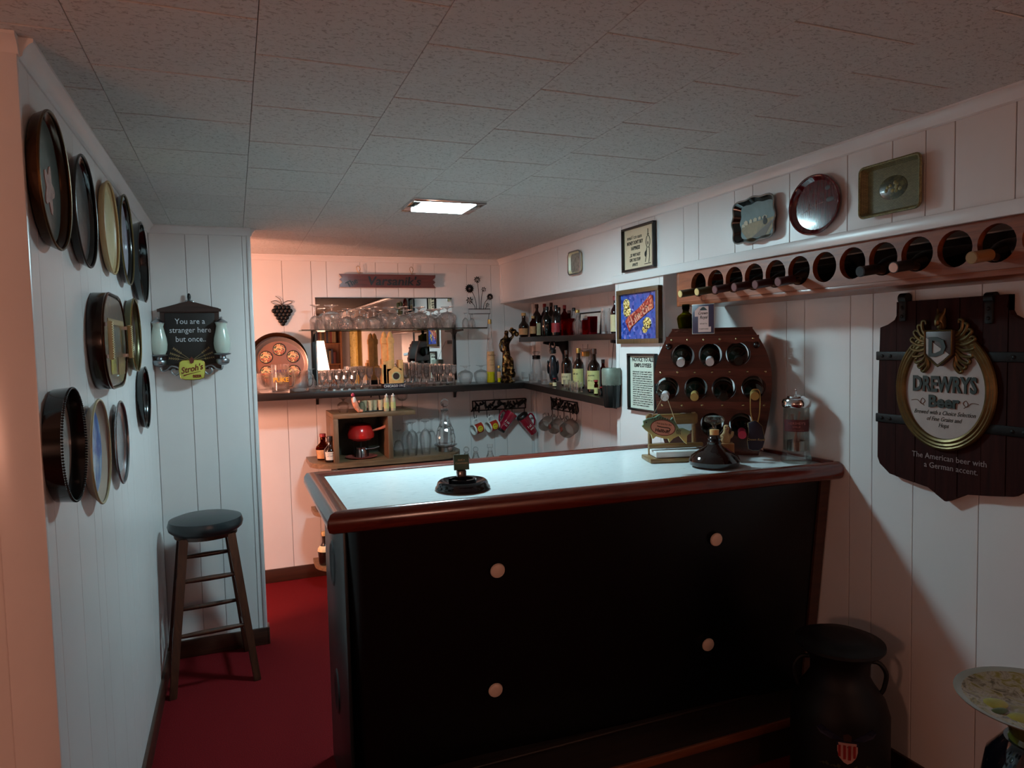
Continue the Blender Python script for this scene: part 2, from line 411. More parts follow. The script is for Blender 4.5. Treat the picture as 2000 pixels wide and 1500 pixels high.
# top with raised rail
def top_y(x, front=True): return (1.915-(x-.23)*.04) if front else (2.575-(x-.23)*.02)
b = BM(); quadprism(b, [(.25, 1.935), (XW-.003, 1.865), (XW-.003, 2.53), (1.72, 2.545), (.25, 2.56)], [(.25, 1.935), (XW-.003, 1.865), (XW-.003, 2.53), (1.72, 2.545), (.25, 2.56)], .962, BT)
O('countertop', b, laminate, bar, smooth=False)
def rail(name, p0, p1, r0, r1, up_=.0):
    b = BM(); p0, p1 = Vector(p0), Vector(p1); d = (p1-p0).normalized(); s = Vector((0, 0, 1)).cross(d)   # s: to the left of travel
    prof = [(-.026, -.048), (.020, -.048), (.033, -.040), (.038, -.024), (.036, -.006), (.028, .008), (.012, .013), (-.008, .010), (-.016, .004), (-.026, .003)]
    A = [b.verts.new(p0+s*u*1+d*(u*r0)+Vector((0, 0, v))) for u, v in prof]; B = [b.verts.new(p1+s*u+d*(u*r1)+Vector((0, 0, v))) for u, v in prof]
    n = len(prof)
    for k in range(n): b.faces.new((A[k], A[(k+1) % n], B[(k+1) % n], B[k]))
    b.faces.new(A); b.faces.new(B[::-1]); bmesh.ops.recalc_face_normals(b, faces=b.faces[:])
    return O(name, b, rail_m, bar, ang=50)
fl, fr, bl, br = (.25, 1.93, BT), (XW-.004, 1.861, BT), (.25, 2.555, BT), (1.72, 2.545, BT)
rail('rail', fr, fl, 0, 1); rail('rail', fl, bl, -1, 1); rail('rail', bl, br, -1, 0)
O('trim_strip', box(BM(), XW-.022, XW-.003, 1.87, 2.53, BT, BT+.014, .003), rail_m, bar)
# foot step along the front
st_m = wood('worn_step_wood', '1a120d', '2f2018', .55, 5, 0, .1)
O('step_tread', box(BM(), .40, 1.93, 1.83, 2.06, .115, .14, .004), st_m, bar)
O('step_edge', box(BM(), .40, 1.93, 1.818, 1.83, .112, .142, .004), wood('step_edge_wood', '5a3220', '80492c', .4, 5, 0), bar)
O('step_riser', box(BM(), .40, 1.93, 1.835, 2.05, .0, .115), st_m, bar)
O('step_batten', box(BM(), .40, 1.93, 1.99, 2.015, .14, .148, .003), st_m, bar)
# ================================================================== back wall
SH = 1.20
# mirror
mir = T('wall_mirror', 'wide frameless mirror behind the glass shelf', 'mirror', (0, YB, 0))
x0, x1 = at(617, 640, 1, YB)[0], at(883, 640, 1, YB)[0]
O('mirror_pane', box(BM(), x0, x1, -.008, -.001, 1.21, 1.768, .001), M('mirror_silver', 'e8e6e2', .01, 1), mir, smooth=False)
O('top_edge', box(BM(), x0, x1, -.01, -.001, 1.768, 1.772), iron_m, mir, smooth=False)
# black shelf standards and glass shelf
gsf = T('glass_shelf', 'clear glass shelf on black brackets across the mirror', 'shelf', (0, YB, 0))
ux0, ux1, UZ = .375, 1.545, 1.567
O('glass_plate', box(BM(), ux0, ux1, -.235, -.03, UZ-.006, UZ, .001), glass('shelf_glass', 'dfe9e4', .3), gsf, smooth=False)
O('dark_edge', box(BM(), ux0, ux1, -.236, -.235, UZ-.006, UZ), M('shelf_edge_dark', '2b211c', .2), gsf, smooth=False)
for px, za, zb in ((613, 1.22, 1.62), (887, 1.22, 1.66)):
    x = at(px, 700, 1, YB)[0]
    O('standard', box(BM(), x-.012, x+.012, -.016, 0, za, zb, .002), black_m, gsf)
    b = prism(BM(), [(0, 0), (.012, 0), (.03, .028), (.06, .045), (.2, .05), (.2, .062), (0, .062)], -.004, .004)
    O('bracket', b, black_m, gsf, loc=(x, -.012, UZ-.07), rot=(0, 0, -90))
# black L shelf
shf = T('wall_shelf', 'long black corner shelf under the mirror holding rows of glassware', 'shelf', (0, 0, 0))
O('shelf_board', box(BM(), -.25, XW-.001, 4.2, YB-.001, SH-.04, SH, .003), shelf_m, shf)
b = BM(); A = [(1.75, 4.2), (XW-.001, 4.2), (XW-.001, 2.98), (1.75, 2.98)]
zz = lambda y: SH-(4.2-y)/1.22*.042
vs = [b.verts.new((x, y, zz(y))) for x, y in A]; vb = [b.verts.new((x, y, zz(y)-.038)) for x, y in A]
b.faces.new(vs); b.faces.new(vb[::-1])
for i in range(4): b.faces.new((vs[i], vb[i], vb[(i+1) % 4], vs[(i+1) % 4]))
bmesh.ops.recalc_face_normals(b, faces=b.faces[:]); O('shelf_board', b, shelf_m, shf, smooth=False)
for px in (620, 888):
    x = at(px, 790, 1, YB)[0]
    O('bracket', prism(BM(), [(0, 0), (.012, 0), (.02, .03), (.05, .045), (.2, .05), (.2, .06), (0, .06)], -.008, .008), black_m, shf, loc=(x, YB-.002, SH-.10), rot=(0, 0, -90))
# upper corner shelf
us = T('wall_shelf', 'short black shelf crowded with liquor bottles under the soffit', 'shelf', (0, 0, 0))
US = 1.497
O('shelf_board', box(BM(), 1.79, XW-.001, 2.98, 4.36, US-.032, US, .003), shelf_m, us)
for yy in (4.0, 3.15):
    O('bracket', prism(BM(), [(0, 0), (.03, .0), (.036, .10), (.06, .15), (.17, .17), (.17, .185), (0, .185)], -.008, .008), black_m, us, loc=(XW-.001, yy, US-.218), rot=(0, 0, 180))
O('standard', box(BM(), XW-.014, XW-.001, 3.988, 4.012, 1.2, US-.03, .002), black_m, us)

# ---- glassware
def gprof(kind, h, r):
    """closed outline of a stemmed glass standing on its foot"""
    s = .0042
    if kind == 'goblet': out = [(r*.55, .42), (r*.85, .55), (r, .72), (r*.94, 1)]; hb, f = .38, .62
    elif kind == 'tulip': out = [(r*.7, .5), (r, .62), (r*.96, .82), (r*1.0, 1)]; hb, f = .44, .85
    elif kind == 'snifter': out = [(r*.6, .3), (r*.95, .42), (r, .58), (r*.86, .8), (r*.7, 1)]; hb, f = .24, .7
    elif kind == 'coupe': out = [(r*.6, .58), (r*.95, .7), (r, .84), (r, 1)]; hb, f = .54, .62
    else: out = [(r*.5, .4), (r*.75, .5), (r*.9, .75), (r, 1)]; hb, f = .35, .8
    p = [(0, 0), (r*f, 0), (r*f, .003), (r*f*.4, .008), (s, .018), (s, h*hb*.8), (s*1.6, h*hb)]
    p += [(a, z*h) for a, z in out]
    p += [(a-.0018, z*h) for a, z in reversed(out)]
    p += [(0, h*(hb+.06))]
    return p
def gmesh(kind, h, r, flip, n=16, m=None):
    b = lathe(BM(), gprof(kind, h, r), n)
    if flip: xf(b, Matrix.Translation((0, 0, h)) @ rx(180))
    me = bpy.data.meshes.new('glass_'+kind); b.to_mesh(me); b.free(); me.shade_smooth(); me.set_sharp_from_angle(angle=R(50)); me.materials.append(m or clear); return me
def place_glass(name, me, label, loc, group=None, cat='glass'):
    o = O(name, me, None, loc=loc); return tag(o, label, cat, group)
# upside-down stemware on the glass shelf: (px, width px, height px, kind, y offset)
row = [(616, 22, 48, 'tulip', -0.16, 'slim stemmed glass upside down at the mirror-side end of the glass shelf'),
       (648, 38, 47, 'snifter', -0.19, 'wide balloon glass upside down above the lampshade reflection'),
       (678, 30, 40, 'goblet', -0.115, 'upside-down goblet just past the first balloon glass on the glass shelf'),
       (703, 32, 40, 'goblet', -0.19, 'upside-down goblet in front of the yellow curtain reflection'),
       (730, 32, 43, 'tulip', -0.115, 'upside-down tulip glass past the yellow curtain reflection'),
       (761, 40, 41, 'snifter', -0.19, 'broad upside-down bowl glass at the middle of the glass shelf'),
       (789, 34, 43, 'goblet', -0.105, 'upside-down goblet beside the broad bowl glass on the glass shelf'),
       (819, 38, 41, 'snifter', -0.185, 'round upside-down balloon glass above the wine bottle reflection'),
       (841, 28, 37, 'goblet', -0.125, 'short upside-down goblet between the last two balloon glasses'),
       (857, 26, 38, 'tulip', -0.1, 'narrow upside-down tulip glass near the shelf standard'),
       (874, 36, 41, 'snifter', -0.18, 'upside-down balloon glass nearest the bracket at the mirror edge'),
       (909, 14, 29, 'goblet', -0.19, 'first of two tiny cordial glasses past the mirror edge'),
       (922, 14, 28, 'goblet', -0.12, 'second of two tiny cordial glasses past the mirror edge')]
for px, wd, ht, kind, dy, lab in row:
    Y = YB+dy; x = xat(px, Y, UZ+.05); p = (x, Y, UZ+.0005)
    place_glass('stemmed_glass', gmesh(kind, mpx(ht, p), mpx(wd/2, p), True), lab, p, 'stemware on the glass shelf')
back = gmesh('goblet', .105, .026, True)
for k, px in enumerate((634, 664, 690, 716, 746, 775, 804, 830, 864)):
    p = (xat(px, YB-.058, UZ+.05), YB-.058, UZ+.0005)
    place_glass('stemmed_glass', back, 'small upside-down goblet in the rear row against the mirror', p, 'rear row of goblets')
# rows of small glasses on the black shelf
gA, gB, gC = gmesh('tulip', .108, .0195, False, 10), gmesh('goblet', .142, .0195, False, 10), gmesh('coupe', .125, .0195, False, 10)
for me_ in (gA, gB, gC): me_.shade_flat()
def glassrow(px0, px1, ys, me, lab, grp, step=.0475):
    for q, Y in enumerate(ys):
        a, c = xat(px0, Y, SH+.06), xat(px1, Y, SH+.06); n = max(1, int((c-a)/step))
        for k in range(n):
            place_glass('cordial_glass', me, lab, (a+(k+.5)*(c-a)/n+rnd.uniform(-.002, .002), Y, SH+.0005), grp)
glassrow(622, 697, (4.235, 4.285, 4.335, 4.385), gA, 'small cordial glass in the packed rows between mirror standard and tower model', 'cordial glasses on the black shelf', .043)
glassrow(698, 747, (4.235, 4.285, 4.335, 4.385), gC, 'shallow-bowled cordial glass in the rows directly beside the tower model', 'coupe cordials by the tower model', .043)
glassrow(786, 840, (4.235, 4.285, 4.335, 4.385), gB, 'tall cordial glass in the rows past the tower model', 'tall cordials past the tower model', .043)
glassrow(841, 893, (4.235, 4.285, 4.335, 4.385), gC, 'shallow-bowled cordial glass in the rows below the mirror corner', 'coupe cordials at the mirror corner', .043)
for px, lab, wd in ((909, 'upside-down brandy snifter next to the cordial rows', 30), (940, 'upside-down brandy snifter beside the tall yellow liqueur bottle', 30)):
    p = (xat(px, 4.3, SH+.05), 4.3, SH+.0005); place_glass('brandy_snifter', gmesh('snifter', mpx(36, p), mpx(wd/2, p), True, 20, thin), lab, p, 'snifters')
place_glass('stemmed_glass', gmesh('tulip', .13, .03, True, 16, thin), 'thin wine glass upside down just outside the mirror standard', (xat(608, 4.43, SH+.05), 4.43, SH+.0005))
# mugs in front of the standing tray
def mug(label, px, Y, hpx, wpx, glassm, handle=1, parent_text=False):
    p = Vector((xat(px, Y, SH+.05), Y, SH+.0005)); h, r = mpx(hpx, p), mpx(wpx/2, p)
    t = T('glass_mug', label, 'mug', p)
    O('body', lathe(BM(), [(0, 0), (r*.96, 0), (r, .006), (r*.97, .016), (r, h), (r-.004, h), (r-.005, .02), (0, .018)], 24), glassm, t)
    if handle:
        pts = smoothpts([(r*.95*handle, 0, h*.85), ((r+.022)*handle, 0, h*.8), ((r+.03)*handle, 0, h*.5), ((r+.02)*handle, 0, h*.22), (r*.95*handle, 0, h*.18)], 5)
        O('handle', tube(BM(), pts, .0055, 8), glassm, t)
    return t, h, r
mg, h, r = mug('tall glass mug printed PARTY TIL YA PUKE before the round tray', 548, 4.24, 56, 34, clear, 1)
purple, yellow = M('purple_print', '2e1c58', .5), M('yellow_print', 'e3a818', .5)
text('PARTY', .025, purple, mg, (0, -r-.001, h*.72)); text('TIL YA', .013, purple, mg, (0, -r-.001, h*.62)); text('PUKE', .036, yellow, mg, (0, -r-.001, h*.40), off=.0008)
mug('wide clear beer mug at the pier end of the black shelf', 517, 4.33, 38, 30, clear, -1)
mug('clear beer mug with handle turned to the mirror', 586, 4.34, 40, 32, clear, 1)
# standing round tray with five pub emblems
p = at(547, 720, 1, 4.46)
tr_ = T('serving_tray', 'large round brown tray with round flower pictures standing on the black shelf', 'tray', (p.x, 4.45, SH+.162), rot=(-7, 0, 0))
rr = .162
O('rim', lathe(BM(), [(rr*.85, .0), (rr*.9, .004), (rr*.96, .024), (rr, .028), (rr, .024), (rr*.93, -.004), (rr*.85, -.004)], 48, OUT), M('tray_rim_silver', 'b9a79b', .3, .7), tr_)
O('tray_bed', lathe(BM(), [(0, .002), (rr*.88, .002), (rr*.88, -.003), (0, -.003)], 48, OUT), M('tray_brown', '8f5a3d', .35, var=.1), tr_)
m, nt, b_ = newmat('flower_picture'); vv = nd(nt, 'ShaderNodeTexVoronoi', Scale=150.0); nt.links.new(coords(nt), vv.inputs['Vector'])
nt.links.new(ramp(nt, vv.outputs['Color'], [(.15, '2c2a1e'), (.4, 'c9553c'), (.6, 'e6c987'), (.85, '6b7350')]), b_.inputs['Base Color']); flower_m = m
for k in range(6):
    a = R(90+60*k); d = O('emblem', lathe(BM(), [(0, .0045), (.034, .0045), (.037, .0035), (.037, .002), (0, .002)], 24, OUT), flower_m, tr_, loc=(rr*.56*math.cos(a), 0, rr*.56*math.sin(a)))
    O('emblem_ring', lathe(BM(), [(.034, .0047), (.037, .0055), (.039, .0045), (.039, .002), (.034, .002)], 24, OUT), black_m, d)
t2 = T('serving_tray', 'dark gold-edged round tray leaning behind the tray with flower pictures', 'tray', (p.x-.01, 4.487, SH+.178), rot=(-5, 0, 0))
O('rim', lathe(BM(), [(.155, .0), (.17, .02), (.177, .022), (.176, .016), (.16, -.004), (.155, -.004)], 48, OUT), M('tray_dark_gold', '4a2a17', .3, .5), t2)
O('tray_bed', lathe(BM(), [(0, 0), (.158, 0), (.158, -.004), (0, -.004)], 48, OUT), M('tray_dark', '3a2416', .4), t2)
# tower model
p = Vector((xat(768, 4.26, SH), 4.26, SH+.0005)); u = mpx(1, p)
tw = T('tower_model', 'tan stone twin-tower building model with clock face and dark base plaque', 'figurine', p)
stone = M('sandstone_resin', 'd9a463', .7, var=.15, vscale=30, bp=.4, bscale=150)
dk = M('tower_clock_face', '2b1a10', .4)
O('plaque', box(BM(), -20*u, 19*u, -.04, .05, 0, 9*u, .001), M('plaque_violet_black', '1a1424', .4), tw)
text('CHICAGO 1912', 6.4*u, white_m, tw, (0, -.041, 2*u), sx=.95)
O('gatehouse', box(BM(), -14*u, 16*u, -.03, .045, 9*u, 38*u, .002), stone, tw)
O('porch', prism(BM(), [(-10*u, 9*u), (16*u, 9*u), (16*u, 32*u), (3*u, 42*u), (-10*u, 32*u)], -.036, -.02), stone, tw)
for k, (xx, zz_) in enumerate(((-16, 44), (-8, 46), (14, 46), (-19, 38))):
    O('turret', box(BM(), (xx-4)*u, (xx+5)*u, -.03, .03, 9*u, (zz_+8)*u, .001), stone, tw)
for xx, dy_ in ((-13, .03), (-3, 0)):
    o = O('tower', box(BM(), (xx-5.5)*u, (xx+5.5)*u, dy_-.016, dy_+.02, 38*u, 98*u, .0015), stone, tw)
    O('cornice', box(BM(), (xx-6.5)*u, (xx+6.5)*u, dy_-.02, dy_+.024, 86*u, 96*u, .0015), stone, o)
    O('dome', lathe(BM(), [(5.6*u, 0), (5.4*u, 4*u), (4*u, 9*u), (1.6*u, 12*u), (0, 13*u)], 14, tr(xx*u, dy_+.002, 97*u)), stone, o)
O('clock_face', lathe(BM(), [(0, .003), (6.5*u, .003), (6.5*u, 0)], 24, tr(4*u, -.036, 23*u) @ OUT), dk, tw)
O('clock_ring', lathe(BM(), [(6.5*u, .004), (8.5*u, .004), (8.5*u, 0), (6.5*u, 0)], 24, tr(4*u, -.036, 23*u) @ OUT), M('clock_ring_green', 'b9b98a', .6), tw)

# ---- bottles
def bprof(style, h, r):
    n = max(.009, r*.36)
    if style == 'wine': p = [(0, .004), (r*.8, 0), (r, .006), (r, h*.62), (r*.8, h*.7), (n*1.1, h*.78), (n, h*.8), (n, h*.93)]
    elif style == 'bourbon': p = [(0, .004), (r*.85, 0), (r, .006), (r, h*.55), (r*.85, h*.64), (n*1.3, h*.72), (n, h*.76), (n, h*.92)]
    elif style == 'squat': p = [(0, .004), (r*.75, 0), (r*.85, .006), (r, h*.42), (r*.93, h*.5), (n*1.5, h*.6), (n, h*.68), (n, h*.9)]
    elif style == 'tall': p = [(0, .004), (r*.9, 0), (r, .006), (r*.92, h*.4), (r*.72, h*.6), (n*1.1, h*.8), (n, h*.9), (n, h*.95)]
    elif style == 'jar': n = r*.85; p = [(0, .004), (r*.95, 0), (r, .006), (r, h*.8), (n, h*.85), (n, h*.95)]
    else: p = [(0, .004), (r*.9, 0), (r, .006), (r, h*.68), (r*.6, h*.76), (n, h*.8), (n, h*.93)]
    return p, n
def bottle(label, loc, h, r, style, gm, capm, labm=None, lz=(.12, .45), cap=(.88, 1.0), liquid=None, name='liquor_bottle', group=None, face=-90, neckm=None, txt=None, rotz=0, arc=75, inkm=None):
    t = T(name, label, 'bottle', loc, rotz, group)
    p, n = bprof(style, h, r)
    isg = gm in (clear, thin) or gm.name.startswith('glass_')
    prof = p+([(n-.002, h*.93)]+[(max(a-.0022, .001), z+.004) for a, z in reversed(p[1:])]+[(0, .008)] if isg else [(0, h*.93)])
    O('glass_body', lathe(BM(), prof, 20), gm, t)
    O('cap', lathe(BM(), [(0, h*cap[1]), (n*1.12, h*cap[1]), (n*1.18, h*(cap[1]-.01)), (n*1.18, h*cap[0]), (n*.9, h*cap[0])], 16), capm, t)
    if liquid:
        q = [(max(a-.003, .0), z+.006) for a, z in p if z < h*liquid[1]]
        q.append((q[-1][0], h*liquid[1])); O('liquid', lathe(BM(), q+[(0, h*liquid[1])], 20), liquid[0], t)
    if labm:
        def rad(z):
            for (a, za), (c, zc) in zip(p, p[1:]):
                if za <= z <= zc and zc > za: return a+(c-a)*(z-za)/(zc-za)
            return r
        k0, k1 = h*lz[0], h*lz[1]
        pr = [(rad(k0+(k1-k0)*i/4)+.0008, k0+(k1-k0)*i/4) for i in range(5)]
        o = O('paper_label', lathe(BM(), pr, 14, None, face-arc, face+arc), labm, t)
        if txt:
            for q, (s, sz, zz_) in enumerate(txt):
                if s: text(s, sz, inkm or ink, o, (0, -rad(h*zz_)-.0015, h*zz_), name='label_print')
                else: scribble(o, -r*.55, r*.55, h*zz_, sz*.7, -rad(h*zz_)-.0012, inkm or ink, q, name='label_print')
    if neckm: O('neck_foil', lathe(BM(), [(n+.0008, h*.93), (n+.0008, h*.8)], 16), neckm, t)
    return t
amber = glass('glass_amber', 'b8743a', .4); green_g = glass('glass_green', '5d7a52', .4)
amb_liq = M('amber_liquor', '7a3410', .1); yel_liq = glass('glass_yellow_liquid', 'ffe400', .3)
lab_cream, lab_white, lab_tan = M('label_cream', 'd9c79a', .6, var=.1, vscale=60), M('label_white', 'd6d0c4', .6, var=.08, vscale=60), M('label_tan', 'c39263', .6, var=.15, vscale=60)
lab_yg = M('label_yellow_green', 'c3bd7a', .6, var=.1, vscale=60); lab_red = M('label_red', '9c2a33', .5, var=.15, vscale=60)
cap_gold, cap_brown, cap_black, cap_red, cap_tan = M('cap_gold', 'b08d4f', .35, .7), M('cap_brown', '4a2416', .5), M('cap_black', '100e0e', .4), M('cap_red', '8f1b1e', .45), M('cap_tan_cork', 'c39a63', .7, var=.15, vscale=90)
# tall yellow liqueur
p = Vector((xat(959, 4.27, SH), 4.27, SH+.0005)); k = mpx(1, p)
bottle('very tall slim bottle of bright yellow liqueur with paper label', p, 124*k, 8.6*k, 'tall', clear, cap_gold, lab_tan, (.18, .5), (.93, 1.0), (M('yellow_liqueur', 'd2c400', .15), .19), txt=[('Galliano', .016, .43), (None, .009, .36), (None, .012, .28)], inkm=M('label_brown_ink', '5a1c10', .6))
p2 = Vector((xat(975, 4.25, SH), 4.25, SH+.0005))
bottle('miniature bottle of the yellow liqueur at the statue foot', p2, 34*k, 4*k, 'plain', clear, cap_gold, lab_tan, (.3, .65), (.85, 1.0), (M('yellow_liqueur', 'd2c400', .15), .3))
# bronze statue : a draped woman leaning on an urn, one continuous skinned figure
bronze, nt, b_ = newmat('bronze_patina'); f = noise(nt, coords(nt), 35, 4)
nt.links.new(ramp(nt, f, [(.4, '120c09'), (.52, '4a3018'), (.62, 'c9a060')]), b_.inputs['Base Color']); b_.inputs['Metallic'].default_value = .85; b_.inputs['Roughness'].default_value = .3; bump(nt, b_, noise(nt, coords(nt), 90), .4)
def skinned(name, joints, edges, m, parent, loc=(0, 0, 0), sub=2, root=0):
    me = bpy.data.meshes.new(name); me.from_pydata([j[:3] for j in joints], edges, []); o = bpy.data.objects.new(name, me); C.objects.link(o)
    md = o.modifiers.new('skin', 'SKIN')
    for k_, j in enumerate(joints):
        sv = me.skin_vertices[0].data[k_]; sv.radius = (j[3], j[4] if len(j) > 4 else j[3]); sv.use_root = (k_ == root)
    s_ = o.modifiers.new('sub', 'SUBSURF'); s_.levels = sub; s_.render_levels = sub
    dg = bpy.context.evaluated_depsgraph_get(); me2 = bpy.data.meshes.new_from_object(o.evaluated_get(dg)); bpy.data.objects.remove(o)
    me2.name = name; me2.materials.clear(); me2.materials.append(m); me2.shade_smooth()
    o2 = bpy.data.objects.new(name, me2); C.objects.link(o2); o2.parent = parent; o2.location = loc; return o2
p = Vector((xat(990, 4.26, SH), 4.26, SH+.0005)); k = mpx(1, p)
sta = T('bronze_statuette', 'gilded bronze statuette of a draped standing woman at the shelf corner', 'statue', p)
J = [(0, 0, 52, 9, 7), (0, 0, 62, 7.5, 6), (-1, 0, 74, 7.5, 6), (0, 0, 84, 8, 5.5), (1, 0, 90, 3, 3), (1, -1, 97, 5.2, 5.2), (1, -1, 102, 3.6, 3.6),
     (9, 0, 84, 3.4), (15, -2, 91, 2.8), (11, -3, 98, 2.4), (5, -3, 102, 2), (-9, 0, 82, 3.4), (-13, -2, 72, 2.7), (-12, -5, 62, 2.3), (-8, -6, 60, 1.8),
     (4, 0, 44, 6.5, 6), (5, -2, 30, 5.2), (2, 0, 16, 4), (-3, 0, 42, 6.5, 6), (-5, 0, 28, 5.2), (-6, 0, 14, 4.6)]
Eg = [(0, 1), (1, 2), (2, 3), (3, 4), (4, 5), (5, 6), (3, 7), (7, 8), (8, 9), (9, 10), (3, 11), (11, 12), (12, 13), (13, 14), (0, 15), (15, 16), (16, 17), (0, 18), (18, 19), (19, 20)]
skinned('figure', [tuple(c*k for c in j) for j in J], Eg, bronze, sta)
O('rocky_base', lathe(BM(), [(0, 0), (15*k, 0), (16*k, 3*k), (12*k, 9*k), (13*k, 12*k), (7*k, 17*k), (0, 18*k)], 11, scallop=(5, .12)), bronze, sta)
O('urn', lathe(BM(), [(0, 0), (5*k, 1*k), (7*k, 8*k), (4*k, 14*k), (5.5*k, 17*k), (0, 17*k)], 14, tr(11*k, -3*k, 9*k)), bronze, sta)
O('drapery', tube(BM(), smoothpts([(-9*k, -6*k, 60*k), (-2*k, -9*k, 52*k), (7*k, -8*k, 44*k), (9*k, -5*k, 28*k), (6*k, -4*k, 10*k)], 5), [2*k+2.2*k*math.sin(.12*i) for i in range(21)], 8), bronze, sta)
O('raised_flowers', ball(ball(ball(BM(), (17*k, -2*k, 99*k), 5*k), (22*k, -2*k, 94*k), 5*k), (12*k, -2*k, 103*k), 4*k), bronze, sta)

# ---- wall decorations
v = at(551, 610, 1, YB)
gr_ = T('grape_plaque', 'black metal grape bunch with wire leaves on the back wall', 'wall art', (v.x, YB-.006, 1.665))
b = BM()
for k_, (n_, dz) in enumerate(((4, 0), (5, -.021), (4, -.042), (3, -.063), (2, -.083), (1, -.1))):
    for i in range(n_): ball(b, ((i-(n_-1)/2)*.024, -.008, .045+dz), .0145, (1, .6, 1), 7)
O('grapes', b, iron_m, gr_)
for s_ in (-1, 1):
    O('leaf', tube(BM(), smoothpts([(0, -.004, .062), (s_*.03, -.004, .085), (s_*.062, -.004, .08), (s_*.035, -.004, .064)], 6, True), .0018, 6, True), iron_m, gr_)
O('stalk', tube(BM(), smoothpts([(0, -.004, .06), (-.006, -.004, .09), (-.035, -.004, .115)], 6), .0018, 6), iron_m, gr_)
# name sign
xs0, xs1 = at(661, 545, 1, YB)[0], at(848, 548, 1, YB)[0]; w_ = xs1-xs0
sg = T('name_sign', 'dark wooden ribbon sign reading The Varsanik\'s hung from two hooks', 'sign', ((xs0+xs1)/2, YB-.03, 1.877))
hw, hh = w_/2, .042
pts = [(-hw, -hh), (hw, -hh), (hw-.018, -hh*.45), (hw-.002, -hh*.1), (hw-.02, hh*.25), (hw-.003, hh*.6), (hw, hh), (-hw, hh), (-hw+.018, hh*.5), (-hw+.002, hh*.2), (-hw+.02, -hh*.2), (-hw+.003, -hh*.55)]
O('board', prism(BM(), pts, -.008, .008), wood('sign_dark_wood', '4a1f19', '66302a', .5, 8, 0), sg, smooth=False)
text("Varsanik's", .078, black_m, sg, (.035, -.0085, -.026), ext=.002, shear=.15, sx=1.12, off=.0012)
text('The', .052, black_m, sg, (-hw+.085, -.0085, -.028), rot=(90, -28, 0), ext=.002, sx=.9, off=.0008)
for px in (700, 803):
    x = at(px, 525, 1, YB)[0]-(xs0+xs1)/2
    O('hook', tube(BM(), smoothpts([(x, 0, .042), (x-.012, 0, .062), (x-.016, 0, .086), (x-.004, 0, .094), (x+.006, 0, .075), (x-.002, 0, .054), (x+.02, -.004, .05)], 6), .0016, 6), gold, sg)
# wire flower pot
v = at(936, 620, 1, YB)
fp = T('wire_flower_art', 'black wire flower pot with pinwheel blooms on the back wall', 'wall art', (v.x, YB-.008, 1.565))
O('pot', tube(tube(BM(), [(-.052, 0, 0), (-.07, 0, .1), (.07, 0, .1), (.052, 0, 0)], .0022, 6, True), [(-.078, 0, .1), (-.078, 0, .133), (.078, 0, .133), (.078, 0, .1)], .0022, 6, True), iron_m, fp)
for x0_, x1_, z1_, rr_, nn in ((-.02, -.068, .27, .034, 14), (0, -.012, .33, .026, 9), (.012, .034, .265, .02, 7), (.03, .078, .215, .026, 12), (-.03, -.07, .19, .028, 7), (.045, .058, .16, .017, 6)):
    o = O('stem', tube(BM(), bez((x0_, 0, .13), (x0_, 0, .13+(z1_-.13)*.6), (x1_*.6+x0_*.4, 0, z1_-.02), (x1_, 0, z1_), 8), .0018, 6), iron_m, fp)
    b = BM()
    for q in range(nn):
        a = 2*math.pi*q/nn; c1 = (math.cos(a), math.sin(a)); c2 = (math.cos(a+.5), math.sin(a+.5))
        vs = [b.verts.new((x1_+.003*c1[0], -.003, z1_+.003*c1[1])), b.verts.new((x1_+rr_*.7*c1[0], -.005, z1_+rr_*.7*c1[1])), b.verts.new((x1_+rr_*c2[0], -.002, z1_+rr_*c2[1])), b.verts.new((x1_+rr_*.5*c2[0], -.001, z1_+rr_*.5*c2[1]))]
        b.faces.new(vs)
    ret = bmesh.ops.solidify(b, geom=b.faces[:], thickness=.0016)
    O('bloom', b, iron_m, o, smooth=False)
# key racks with hanging mugs
def keyrack(label, loc, w_, h_, rot, n, seed):
    t = T('hook_rack', label, 'hook rack', loc, rot); q = random.Random(seed)
    b = BM(); e = .008
    for a in ((-w_/2, w_/2, h_/2-e, h_/2), (-w_/2, w_/2, -h_/2, -h_/2+e), (-w_/2, -w_/2+e, -h_/2, h_/2), (w_/2-e, w_/2, -h_/2, h_/2)): box(b, a[0], a[1], -.006, 0, a[2], a[3], .0015)
    O('frame', b, iron_m, t); b = BM()
    for i in range(int(w_/.012)):
        x = -w_/2+.008+i*.012; z = q.uniform(-h_*.3, h_*.3); ln = q.uniform(.012, .03)
        a = q.uniform(-1.2, 1.2)
        tube(b, [(x-ln*math.sin(a), -.003, z-ln*math.cos(a)), (x+.004, -.003, z), (x+ln*math.sin(a+.5), -.003, z+ln*math.cos(a+.5))], [.004, .0085, .0035], 6)
    O('scrollwork', b, iron_m, t)
    for i in range(n):
        x = -w_/2+.012+(w_-.024)*i/(n-1)
        O('hook', tube(BM(), smoothpts([(x, -.003, -h_/2), (x, -.004, -h_/2-.035), (x+.003, -.018, -h_/2-.05), (x+.006, -.032, -h_/2-.038), (x+.007, -.036, -h_/2-.022)], 5), .0024, 6), iron_m, t)
    return t
keyrack('black iron scrollwork hook rack under the back shelf', (1.70, YB-.004, 1.033), .40, .075, 0, 5, 1)
keyrack('black iron scrollwork hook rack on the niche wall', (XW-.004, 4.06, 1.045), .385, .075, -90, 5, 2)
